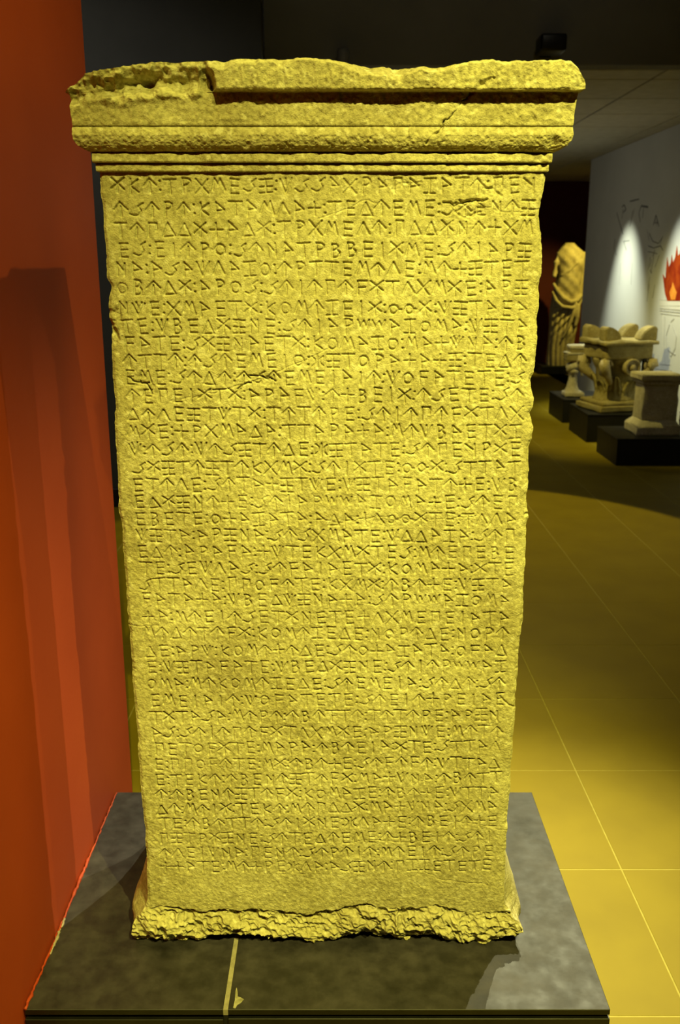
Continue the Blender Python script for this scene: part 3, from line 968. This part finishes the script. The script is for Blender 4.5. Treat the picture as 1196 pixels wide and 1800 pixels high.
LS = side_strip(0, -1)
RS = side_strip(NC - 1, 1)
ranges = []
names = ['foot', 'shaft', 'fillet_low', 'fillet_up', 'torus', 'band', 'crown']
for nm in names:
    ids = [i for i, s in enumerate(SEC) if s == nm]
    ranges.append((nm, max(ids[0] - 1, 0) if nm != 'foot' else 0, ids[-1]))
pretty = {'foot': 'foot', 'shaft': 'shaft', 'fillet_low': 'fillet', 'fillet_up': 'fillet', 'torus': 'torus_moulding', 'band': 'frieze_band', 'crown': 'crown_fascia'}
plabel = {'foot': 'rough broken foot', 'shaft': 'dressed shaft carved with rows of letters', 'torus': 'rounded moulding', 'crown': 'chipped crowning fascia with chisel marks', 'band': 'plain band below the crowning fascia'}
for nm, i0, i1 in ranges:
    g = [grid_mesh(nm, FRONT[i0:i1 + 1], None)]
    g.append(grid_mesh(nm, LS[i0:i1 + 1], None, flip=True))
    g.append(grid_mesh(nm, RS[i0:i1 + 1], None))
    bk = np.stack([LS[i0:i1 + 1, -1], RS[i0:i1 + 1, -1]], 1)
    g.append(grid_mesh(nm, bk, None, flip=True))
    if nm == 'crown':
        top = FRONT[-1]
        l_, r_ = LS[-1, -1], RS[-1, -1]
        steps = 14
        T_ = np.zeros((steps, NC, 3))
        for k in range(steps):
            f = k / (steps - 1)
            bl = l_[None, :] * (1 - S[:, None]) + r_[None, :] * S[:, None]
            T_[k] = top * (1 - f) + bl * f
            T_[k, :, 0] = top[:, 0] * (1 - f) + (LS[-1, -1, 0] * (1 - S) + RS[-1, -1, 0] * S) * f
            T_[k, :, 2] += (0.004 * vnoise(T_[k, :, 0], T_[k, :, 1], 0.03, 210)) * (1 if 0 < k < steps - 1 else 0)
        g.append(grid_mesh(nm, T_, None))
    if nm == 'foot':
        bot = FRONT[0]
        B_ = np.zeros((6, NC, 3))
        bl = LS[0, -1][None, :] * (1 - S[:, None]) + RS[0, -1][None, :] * S[:, None]
        for k in range(6):
            f = k / 5
            B_[k] = bot * (1 - f) + bl * f
            B_[k, :, 2] = PLZ + 0.0002 + (bot[:, 2] - PLZ) * max(0, 1 - 3 * f)
        g.append(grid_mesh(nm, B_, None, flip=True))
    o = join_grids(pretty[nm], g, M['stone'], stele)
    if nm in plabel:
        o['label'] = plabel[nm]

# ------------------------------------------------------------------ drawings on the white wall


def wall_ribbon(bm, uvs, wpx, depth=0.0012):
    P = [px_wall(u, v, RW_X) for u, v in uvs]
    for (y0, z0), (y1, z1) in zip(P[:-1], P[1:]):
        dy, dz = y1 - y0, z1 - z0
        L = math.hypot(dy, dz) or 1e-6
        hw = wpx * 0.5 * 0.0043
        ny, nz = -dz / L * hw, dy / L * hw
        q = [(y0 + ny, z0 + nz), (y1 + ny, z1 + nz), (y1 - ny, z1 - nz), (y0 - ny, z0 - nz)]
        bm_prism(bm, q, 'x', RW_X - depth, RW_X - 0.0001)


def wall_print(name, strokes, mat, depth):
    bm = bmesh.new()
    for uvs, wpx in strokes:
        wall_ribbon(bm, uvs, wpx, depth)
    return link(name, bm_mesh(bm, name), mat, wall_right)


wall_print('figure_drawing', [
    ([(1085, 374), (1090, 392), (1096, 412)], 2.4), ([(1108, 354), (1124, 350)], 2.6), ([(1094, 364), (1098, 360), (1101, 368), (1096, 374)], 2.4),
    ([(1113, 370), (1111, 384), (1108, 398)], 1.6), ([(1128, 362), (1124, 374), (1126, 390)], 2.2), ([(1128, 362), (1140, 364)], 4.0),
    ([(1154, 378), (1149, 396)], 2.4), ([(1154, 378), (1159, 398)], 2.4), ([(1150, 392), (1158, 391)], 1.4), ([(1097, 424), (1102, 440)], 1.6), ([(1097, 424), (1107, 423)], 1.2),
    ([(1082, 420), (1080, 434), (1084, 448)], 1.4), ([(1142, 410), (1148, 424), (1158, 428), (1166, 416)], 1.6), ([(1140, 432), (1150, 436), (1162, 432), (1166, 440)], 1.6),
    ([(1140, 442), (1156, 446)], 1.4), ([(1144, 452), (1140, 474)], 1.6), ([(1150, 452), (1146, 474)], 1.4), ([(1160, 448), (1152, 470)], 1.3), ([(1144, 474), (1146, 480)], 3.0),
    ([(1142, 500), (1138, 530)], 1.2), ([(1152, 500), (1148, 524)], 1.0)], M['ink'], 0.0014)
wall_print('figure_shading', [
    ([(1132, 366), (1130, 384)], 5.0), ([(1096, 368), (1094, 384)], 4.0), ([(1116, 366), (1113, 380)], 3.4), ([(1152, 440), (1148, 452)], 6.0), ([(1146, 456), (1143, 470)], 4.0),
    ([(1152, 384), (1155, 396)], 4.0), ([(1138, 404), (1142, 424)], 2.0), ([(1164, 420), (1160, 434)], 3.0), ([(1143, 486), (1139, 512)], 3.0), ([(1092, 462), (1089, 500)], 1.0), ([(1112, 462), (1110, 500)], 1.0),
    ([(1150, 648), (1182, 652)], 1.2), ([(1150, 654), (1184, 658)], 1.4), ([(1152, 660), (1184, 664)], 1.2), ([(1154, 666), (1182, 670)], 1.2), ([(1168, 676), (1180, 684)], 1.2), ([(1160, 640), (1180, 642)], 1.0)], M['ink_soft'], 0.0010)

altar = wall_print('altar_drawing', [([(1161, 532), (1230, 532)], 11.0), ([(1163, 541), (1230, 545)], 5.0), ([(1166, 552), (1166, 640)], 0.9)], M['altar_white'], 0.0016)
wall_print('altar_lines', [([(1161, 527), (1230, 530)], 1.1), ([(1161, 542), (1230, 548)], 1.0), ([(1161, 546), (1230, 553)], 2.0), ([(1162, 551), (1230, 559)], 1.0), ([(1170, 556), (1168, 600), (1170, 640)], 1.0),
                           ([(1178, 570), (1172, 590), (1174, 610), (1180, 626)], 1.4), ([(1184, 574), (1190, 592), (1188, 612), (1180, 628)], 1.4), ([(1176, 616), (1188, 624)], 2.2), ([(1180, 566), (1186, 560)], 1.6)], M['ink_soft'], 0.0022)
# painted flame
bm = bmesh.new()
FL = [(1174, 529), (1170, 516), (1168, 500), (1166, 482), (1171, 490), (1172, 472), (1174, 452), (1177, 470), (1180, 462), (1182, 448), (1184, 462), (1188, 452), (1191, 432), (1193, 450), (1196, 446), (1201, 424), (1202, 446), (1207, 440), (1206, 462), (1212, 470), (1209, 492), (1205, 512), (1199, 529)]
bm_prism(bm, [px_wall(u, v, RW_X) for u, v in FL], 'x', RW_X - 0.0026, RW_X - 0.0001)
link('flame_drawing', bm_mesh(bm, 'flame_drawing'), M['flame_red'], wall_right)
bm = bmesh.new()
bm_prism(bm, [px_wall(u, v, RW_X) for u, v in [(1181, 527), (1178, 514), (1182, 504), (1184, 496), (1187, 506), (1191, 514), (1188, 527)]], 'x', RW_X - 0.0034, RW_X - 0.0026)
link('flame_core', bm_mesh(bm, 'flame_core'), M['flame_orange'], wall_right)

# ------------------------------------------------------------------ black display plinths along the white wall


def plinth_box(x0, x1, y0, y1, h, label):
    t = empty('exhibit_plinth', ((x0 + x1) / 2, (y0 + y1) / 2, 0))
    tag(t, label, 'plinth', 'black exhibit plinths')
    hx, hy = (x1 - x0) / 2, (y1 - y0) / 2
    box_obj('body', (-hx + 0.004, -hy + 0.004, 0), (hx - 0.004, hy - 0.004, h - 0.012), M['plinth_black'], t, 0.002)
    box_obj('top_board', (-hx, -hy, h - 0.012), (hx, hy, h), M['plinth_black'], t, 0.002)
    return t


plinth_box(1.760, 2.385, 5.82, 6.30, 0.176, 'nearest low black plinth, carrying the small square pillar')
plinth_box(1.775, 2.385, 6.62, 7.16, 0.205, 'middle low black plinth, carrying the large carved capital')
plinth_box(1.795, 2.385, 7.46, 7.98, 0.190, 'farthest low black plinth, carrying the small pale stand')


def noisy(me, amp, scale, seed):
    n = len(me.vertices)
    co = np.zeros(n * 3, dtype=np.float32)
    me.vertices.foreach_get('co', co)
    co = co.reshape(-1, 3)
    for k in range(3):
        co[:, k] += amp * fbm(co[:, (k + 1) % 3] + 3.1 * co[:, k], co[:, (k + 2) % 3] + 1.7 * co[:, k], scale, seed + 7 * k, 3)
    me.vertices.foreach_set('co', co.ravel())
    me.update()


def stone_box(name, lo, hi, mat, parent, bevel=0.006, cuts=5, amp=0.003, seed=1):
    bm = bmesh.new()
    bm_box(bm, lo, hi, bevel, 2)
    bmesh.ops.subdivide_edges(bm, edges=bm.edges[:], cuts=cuts, use_grid_fill=True)
    me = bm_mesh(bm, name, True)
    noisy(me, amp, 0.06, 300 + seed)
    return link(name, me, mat, parent)


# small square pillar on the nearest plinth
pil = tag(empty('square_pillar', (2.045, 6.06, 0.176)), 'small square stone pillar with moulded foot and cap on the nearest black plinth', 'pillar')
stone_box('foot', (-0.135, -0.135, 0.0), (0.150, 0.13, 0.060), M['stone_pale'], pil, 0.008, 4, 0.003, 1)
bm = bmesh.new()
f4 = [(-0.135, -0.135), (0.150, -0.135), (0.150, 0.13), (-0.135, 0.13)]
s4 = [(-0.094, -0.100), (0.126, -0.100), (0.126, 0.095), (-0.094, 0.095)]
a = [bm.verts.new((p[0], p[1], 0.056)) for p in f4]
b = [bm.verts.new((p[0], p[1], 0.094)) for p in s4]
for i in range(4):
    bm.faces.new((a[i], a[(i + 1) % 4], b[(i + 1) % 4], b[i]))
bm.faces.new(b)
bm.faces.new(a[::-1])
bmesh.ops.subdivide_edges(bm, edges=bm.edges[:], cuts=4, use_grid_fill=True)
me = bm_mesh(bm, 'foot_slope', True)
noisy(me, 0.003, 0.05, 330)
link('foot_slope', me, M['stone_pale'], pil)
stone_box('shaft', (-0.095, -0.100, 0.090), (0.128, 0.095, 0.345), M['stone_pale'], pil, 0.006, 6, 0.004, 2)
stone_box('cap_moulding', (-0.108, -0.112, 0.325), (0.136, 0.106, 0.352), M['stone_pale'], pil, 0.006, 3, 0.002, 3)
stone_box('cap', (-0.124, -0.126, 0.350), (0.142, 0.118, 0.388), M['stone_pale'], pil, 0.006, 4, 0.003, 4)

# stone fragment at the right end of the nearest plinth, its shade put into the dark colour
fr_ = stone_box('stone_fragment', (-0.07, -0.06, 0.0), (0.07, 0.06, 0.150), M['stone_shade'], None, 0.035, 6, 0.010, 9)
fr_.location = (2.300, 6.02, 0.187)
tag(fr_, 'shade-darkened rounded stone fragment beside the square pillar near the white wall', 'stone')

# slim dark upright added in place of a shadow behind the pillar
sb = empty('shadow_standin', (2.28, 6.98, 0.205))
tag(sb, 'slim dark shadow post between the carved capital and the white wall', 'standin')
stone_box('standin', (-0.026, -0.026, 0.0), (0.026, 0.026, 0.36), M['stone_shade'], sb, 0.005, 4, 0.002, 12)
bm = bmesh.new()
bm_lathe(bm, [(0.018, 0.0), (0.014, 0.03), (0.008, 0.09), (0.003, 0.16)], 10, (-0.004, 0, 0.355))
link('spike', bm_mesh(bm, 'spike', True), M['stone_shade'], sb)

# large carved capital on the middle plinth
CAPX, CAPY, CAPZ = 2.035, 6.885, 0.209
cap = tag(empty('carved_capital', (CAPX, CAPY, CAPZ), R(14)), 'large carved capital with volutes, rosette and leaf relief on the middle black plinth', 'capital')
stone_box('base_slab', (-0.215, -0.19, 0.0), (0.215, 0.19, 0.042), M['stone_dark'], cap, 0.008, 5, 0.004, 20)
stone_box('base_moulding', (-0.195, -0.175, 0.040), (0.195, 0.175, 0.072), M['stone_dark'], cap, 0.014, 5, 0.004, 21)
bm = bmesh.new()
prof = [(0.165, 0.065), (0.150, 0.10), (0.136, 0.16), (0.134, 0.22), (0.150, 0.29), (0.176, 0.345), (0.182, 0.375)]
bm_lathe(bm, prof, 40, (0, 0, 0), 1.0, 0.9)
bmesh.ops.subdivide_edges(bm, edges=bm.edges[:], cuts=1, use_grid_fill=True)
me = bm_mesh(bm, 'bell', True)
noisy(me, 0.004, 0.04, 350)
link('bell', me, M['stone_dark'], cap)


def acanthus(cx, cy, ang, z0, h, wd, curl):
    """one leaf: lobed blade that leans out and curls over at the tip"""
    bm = bmesh.new()
    nv, nu = 14, 9
    G_ = []
    for i in range(nv):
        t = i / (nv - 1)
        lob = 0.72 + 0.28 * abs(math.sin(t * 3.5 * math.pi))
        wdt = wd * math.sin(math.pi * min(1, 0.22 + 0.78 * t) ** 0.8) ** 0.6 * lob if t < 0.98 else wd * 0.08
        outw = 0.012 + curl * t ** 2.2
        zz_ = z0 + h * (t if t < 0.85 else 0.85 + (t - 0.85) * (0.2 - 3.0 * (t - 0.85)))
        row = []
        for j in range(nu):
            s = j / (nu - 1) * 2 - 1
            rib = 0.008 * math.cos(s * math.pi * 2.5) - 0.012 * s * s
            lx = s * wdt * 0.5
            ly = outw + rib
            row.append((lx, ly, zz_))
        G_.append(row)
    ca, sa = math.cos(ang), math.sin(ang)

    def W(p):
        # local +y outward
        return (cx + p[1] * ca - p[0] * sa, cy + p[1] * sa + p[0] * ca, p[2])
    V1 = [[bm.verts.new(W(p)) for p in row] for row in G_]
    V2 = [[bm.verts.new(W((p[0], p[1] - 0.014, p[2]))) for p in row] for row in G_]
    for i in range(nv - 1):
        for j in range(nu - 1):
            bm.faces.new((V1[i][j], V1[i][j + 1], V1[i + 1][j + 1], V1[i + 1][j]))
            bm.faces.new((V2[i][j], V2[i + 1][j], V2[i + 1][j + 1], V2[i][j + 1]))
    for i in range(nv - 1):
        bm.faces.new((V1[i][0], V1[i + 1][0], V2[i + 1][0], V2[i][0]))
        bm.faces.new((V1[i][-1], V2[i][-1], V2[i + 1][-1], V1[i + 1][-1]))
    for j in range(nu - 1):
        bm.faces.new((V1[0][j], V2[0][j], V2[0][j + 1], V1[0][j + 1]))
        bm.faces.new((V1[-1][j], V1[-1][j + 1], V2[-1][j + 1], V2[-1][j]))
    return bm_mesh(bm, 'acanthus_leaf', True)


for k in range(8):
    ang = -math.pi / 2 + k * math.pi / 4 + 0.25
    link('acanthus_leaf', acanthus(0.125 * math.cos(ang), 0.115 * math.sin(ang), ang, 0.070, 0.175 if k % 2 == 0 else 0.21, 0.105, 0.055), M['stone_dark'], cap)


def volute(cx, cy, cz, ang, r0):
    """spiral scroll standing on a vertical plane, facing direction ang"""
    bm = bmesh.new()
    pts, rads = [], []
    n = 44
    ca, sa = math.cos(ang), math.sin(ang)
    for i in range(n):
        t = i / (n - 1)
        th = t * 2.3 * 2 * math.pi
        r = r0 * (1 - 0.85 * t)
        lx, lz = r * math.cos(th), r * math.sin(th)
        pts.append((cx - lx * sa, cy + lx * ca, cz + lz))
        rads.append(r0 * 0.24 * (1 - 0.5 * t))
    bm_tube(bm, pts, rads, 8)
    return bm_mesh(bm, 'volute', True)


for sx in (-1, 1):
    for sy in (-1, 1):
        ang = math.atan2(sy * 0.9, sx)
        link('volute', volute(0.178 * sx, 0.150 * sy, 0.330, -math.pi / 2 if sy < 0 else math.pi / 2, 0.050), M['stone_bg'], cap)
        # carved bracket mass under each corner
        bm = bmesh.new()
        bm_tube(bm, [(0.10 * sx, 0.10 * sy, 0.20), (0.14 * sx, 0.13 * sy, 0.25), (0.18 * sx, 0.155 * sy, 0.285), (0.195 * sx, 0.165 * sy, 0.33), (0.19 * sx, 0.16 * sy, 0.375)], [0.022, 0.030, 0.038, 0.040, 0.030], 10)
        me = bm_mesh(bm, 'corner_bracket', True)
        noisy(me, 0.006, 0.03, 370 + sx)
        link('corner_bracket', me, M['stone_bg'], cap)
# rosette on the front
bm = bmesh.new()
rz_c = (0.015, -0.166, 0.318)
for k in range(28):
    pass
ring = []
prof_r = [(0.060, -0.030), (0.064, 0.030), (0.056, 0.040), (0.044, 0.022), (0.030, 0.018), (0.024, 0.032), (0.014, 0.042), (0.004, 0.045)]
rings = []
for r, hgt in prof_r:
    rings.append([bm.verts.new((rz_c[0] + r * math.cos(2 * math.pi * k / 28), rz_c[1] - hgt, rz_c[2] + r * math.sin(2 * math.pi * k / 28))) for k in range(28)])
for i in range(len(rings) - 1):
    for k in range(28):
        bm.faces.new((rings[i][k], rings[i][(k + 1) % 28], rings[i + 1][(k + 1) % 28], rings[i + 1][k]))
bm.faces.new(rings[0][::-1])
bm.faces.new(rings[-1])
link('rosette', bm_mesh(bm, 'rosette', True), M['stone_bg'], cap)
stone_box('abacus', (-0.185, -0.168, 0.375), (0.185, 0.168, 0.480), M['stone_dark'], cap, 0.010, 6, 0.005, 30)
stone_box('top_slab', (-0.218, -0.195, 0.476), (0.218, 0.195, 0.512), M['stone_dark'], cap, 0.014, 6, 0.006, 31)
for (sg, by_) in ((-1, -0.125), (1, -0.125), (-1, 0.125), (1, 0.125)):
    bm = bmesh.new()
    arc = [(0.205, 0.0), (0.205, 0.088)] + [(0.205 - 0.128 * math.sin(t * math.pi / 16), 0.004 + 0.098 * math.cos(t * math.pi / 16)) for t in range(1, 9)]
    arc = [(sg * p[0], 0.507 + p[1]) for p in arc]
    bm_prism(bm, arc if sg > 0 else arc[::-1], 'y', by_ - 0.05, by_ + 0.05)
    bmesh.ops.recalc_face_normals(bm, faces=bm.faces[:])
    bmesh.ops.bevel(bm, geom=[e for e in bm.edges if e.calc_face_angle(0) > 0.7], offset=0.006, segments=2, affect='EDGES')
    link('corner_horn', bm_mesh(bm, 'corner_horn'), M['stone_dark'], cap)

# small pale stand on the farthest plinth
alt = tag(empty('marble_stand', (1.915, 7.66, 0.190)), 'small pale marble stand with carved head and stacked slabs on the farthest plinth', 'stand')
stone_box('foot', (-0.075, -0.075, 0.0), (0.085, 0.075, 0.040), M['stone_pale'], alt, 0.012, 4, 0.003, 40)
bm = bmesh.new()
bm_lathe(bm, [(0.070, 0.036), (0.058, 0.050), (0.044, 0.080), (0.036, 0.120), (0.034, 0.170), (0.044, 0.205), (0.062, 0.235), (0.058, 0.262), (0.040, 0.275)], 28, (-0.005, 0, 0))
bmesh.ops.subdivide_edges(bm, edges=bm.edges[:], cuts=1, use_grid_fill=True)
me = bm_mesh(bm, 'stem', True)
noisy(me, 0.004, 0.03, 400)
link('stem', me, M['stone_pale'], alt)
bm = bmesh.new()
bm_tube(bm, [(-0.055, -0.030, 0.21), (-0.035, -0.055, 0.245), (0.0, -0.062, 0.262), (0.035, -0.055, 0.255), (0.060, -0.035, 0.225), (0.066, -0.025, 0.185), (0.063, -0.022, 0.160)], [0.018, 0.024, 0.026, 0.022, 0.018, 0.012, 0.008], 10)
bm_tube(bm, [(-0.035, -0.050, 0.20), (-0.010, -0.060, 0.215), (0.018, -0.058, 0.205)], [0.014, 0.019, 0.012], 8)
me = bm_mesh(bm, 'carved_head', True)
noisy(me, 0.005, 0.03, 410)
link('carved_head', me, M['stone_pale'], alt)
stone_box('lower_slab', (-0.078, -0.070, 0.290), (0.070, 0.070, 0.348), M['stone_dark'], alt, 0.012, 4, 0.003, 41)
stone_box('middle_slab', (-0.078, -0.075, 0.345), (0.072, 0.075, 0.362), M['stone_pale'], alt, 0.006, 4, 0.003, 42)
stone_box('block', (-0.052, -0.06, 0.358), (0.090, 0.06, 0.396), M['stone_dark'], alt, 0.008, 4, 0.003, 43)
stone_box('top_slab', (-0.056, -0.070, 0.392), (0.100, 0.070, 0.418), M['stone_pale'], alt, 0.007, 4, 0.003, 44)

# ------------------------------------------------------------------ headless draped statue at the far end
ST_Y = 11.0
stx, _ = px(995, 540, ST_Y)
stx = float(stx)
statue = tag(empty('draped_statue', (stx, ST_Y, 0.0)), 'headless draped marble statue in front of the dark red far wall', 'statue')
box_obj('pedestal', (-0.28, -0.18, 0.0), (0.26, 0.24, 0.095), M['plinth_black'], statue, 0.003)
SC = ST_Y / 1.02 / FPX        # metres per photo pixel at the statue


def lx(u): return (u - 995) * SC


def lz(v): return float(px(995, v, ST_Y)[1])


# slices: v, left u, right u, half depth
SL = [(645, 966, 1009, .105), (630, 966, 1010, .105), (612, 967, 1012, .105), (590, 968, 1014, .105), (570, 968, 1017, .11), (552, 967, 1020, .115), (538, 968, 1020, .12), (524, 970, 1019, .125), (505, 974, 1018, .125),
      (488, 976, 1019, .12), (470, 976, 1021, .12), (456, 973, 1024, .115), (446, 973, 1024, .10), (438, 978, 1014, .085), (431, 984, 1006, .07), (427, 990, 1001, .04)]
bm = bmesh.new()
NT = 120
zs_ = np.array([lz(s[0]) for s in SL])
n_rows = 170
zr = np.linspace(zs_[0], zs_[-1], n_rows)
Lr = np.interp(zr, zs_, [lx(s[1]) for s in SL])
Rr = np.interp(zr, zs_, [lx(s[2]) for s in SL])
Dr = np.interp(zr, zs_, [s[3] for s in SL])


def sm(a, k=9):
    p = np.pad(a, k // 2, mode='edge')
    return np.convolve(p, np.ones(k) / k, 'valid')


Lr, Rr, Dr = sm(Lr), sm(Rr), sm(Dr)
z_hip = lz(535)
z_knee = lz(585)
rings = []
for i in range(n_rows):
    z = zr[i]
    cx = (Lr[i] + Rr[i]) / 2
    hw = (Rr[i] - Lr[i]) / 2
    ring = []
    for k in range(NT):
        th = 2 * math.pi * k / NT
        c_, s_ = math.cos(th), math.sin(th)
        x = cx + hw * math.copysign(abs(c_) ** 0.8, c_)
        y = Dr[i] * math.copysign(abs(s_) ** 0.85, s_)
        f = 0.0
        if z < z_hip:                                   # hanging folds of the skirt
            amp = 0.034 * min(1, (z_hip - z) / 0.12)
            ph = x * 62 + 1.1 * math.sin(z * 6)
            f += amp * (abs(math.sin(ph)) ** 0.6 - 0.6)
            f += 0.030 * math.exp(-((x - lx(1002)) / 0.05) ** 2 - ((z - z_knee) / 0.10) ** 2)       # bent knee
            dg = (z - lz(575)) - 1.2 * (x - lx(985))
            f += 0.020 * math.sin(dg * 62) * math.exp(-((z - lz(560)) / 0.14) ** 2)
        else:                                           # bodice: belly and diagonal tugs
            f += 0.026 * math.exp(-((x - lx(1000)) / 0.11) ** 2 - ((z - lz(500)) / 0.12) ** 2)
            f += 0.018 * math.exp(-((x - lx(988)) / 0.06) ** 2 - ((z - lz(455)) / 0.07) ** 2)
            f += 0.016 * math.exp(-((x - lx(1010)) / 0.06) ** 2 - ((z - lz(460)) / 0.07) ** 2)
            f += 0.005 * math.sin((z + 0.9 * x) * 48 + 4 * x) + 0.004 * math.sin((z - 1.4 * x) * 37)
        if s_ < 0:
            y -= f * abs(s_) ** 0.5
        ring.append(bm.verts.new((x, y, z)))
    rings.append(ring)
for i in range(n_rows - 1):
    for k in range(NT):
        bm.faces.new((rings[i][k], rings[i][(k + 1) % NT], rings[i + 1][(k + 1) % NT], rings[i + 1][k]))
bm.faces.new(rings[0][::-1])
bm.faces.new(rings[-1])
# hanging left arm and its broken hand
bm_tube(bm, [(lx(1021), -0.02, lz(443)), (lx(1024), -0.03, lz(458)), (lx(1024), -0.035, lz(480)), (lx(1022), -0.05, lz(505)), (lx(1019), -0.075, lz(528)), (lx(1013), -0.11, lz(540))], [.034, .033, .031, .029, .027, .024], 12)
# bent right arm stump
bm_tube(bm, [(lx(978), -0.02, lz(446)), (lx(972), -0.05, lz(462)), (lx(970), -0.09, lz(478)), (lx(967), -0.13, lz(487))], [.036, .034, .030, .020], 12)
# rolled mantle across the hips with a hanging end
bm_tube(bm, [(lx(969), -0.06, lz(498)), (lx(976), -0.115, lz(512)), (lx(986), -0.145, lz(524)), (lx(998), -0.155, lz(530)), (lx(1009), -0.14, lz(527)), (lx(1018), -0.10, lz(518))], [.018, .022, .024, .024, .022, .018], 10)
bm_tube(bm, [(lx(968), -0.07, lz(512)), (lx(974), -0.12, lz(528)), (lx(984), -0.150, lz(538)), (lx(1000), -0.16, lz(540)), (lx(1012), -0.14, lz(536))], [.016, .020, .022, .022, .018], 10)
bm_tube(bm, [(lx(1008), -0.145, lz(532)), (lx(1003), -0.155, lz(552)), (lx(996), -0.155, lz(574)), (lx(988), -0.145, lz(592))], [.022, .022, .018, .010], 10)
bm_tube(bm, [(lx(1012), -0.135, lz(534)), (lx(1011), -0.150, lz(556)), (lx(1008), -0.145, lz(572))], [.022, .026, .018], 10)
# diagonal strap folds on the chest
bm_tube(bm, [(lx(1014), -0.09, lz(448)), (lx(1004), -0.125, lz(462)), (lx(992), -0.125, lz(476)), (lx(980), -0.095, lz(484))], [.010, .014, .014, .010], 8)
me = bm_mesh(bm, 'draped_body', True)
so = link('draped_body', me, M['stone_bg'], statue)
rm = so.modifiers.new('fuse', 'REMESH')
rm.mode = 'VOXEL'
rm.voxel_size = 0.008
rm.use_smooth_shade = True

# ------------------------------------------------------------------ fittings on the bulkhead
fx = tag(empty('spotlight', (1.012, BULK_Y, 2.262)), 'black spotlight box mounted on the dark bulkhead above the right end of the stele', 'spotlight')
bm = bmesh.new()
bm_box(bm, (-0.062, -0.20, -0.036), (0.062, -0.06, 0.040), 0.012, 3)
link('housing', bm_mesh(bm, 'housing', True), M['fixture_black'], fx)
bm = bmesh.new()
bm_box(bm, (-0.014, -0.062, -0.012), (0.014, 0.0, 0.012), 0.002)
bm_box(bm, (-0.03, -0.008, -0.03), (0.03, 0.0, 0.03), 0.002)
link('bracket', bm_mesh(bm, 'bracket'), M['fixture_black'], fx)
cy = tag(empty('cylinder_lamp', (0.015, BULK_Y, 2.20)), 'small grey cylinder lamp fixed to the dark bulkhead behind the middle of the stele', 'lamp')
bm = bmesh.new()
bm_lathe(bm, [(0.024, -0.06), (0.030, -0.055), (0.030, 0.055), (0.024, 0.062)], 24, (0, -0.055, 0))
link('cylinder', bm_mesh(bm, 'cylinder', True), M['fixture_grey'], cy)
bm = bmesh.new()
bm_box(bm, (-0.010, -0.030, -0.010), (0.010, 0.0, 0.010), 0.001)
link('bracket', bm_mesh(bm, 'bracket'), M['fixture_grey'], cy)
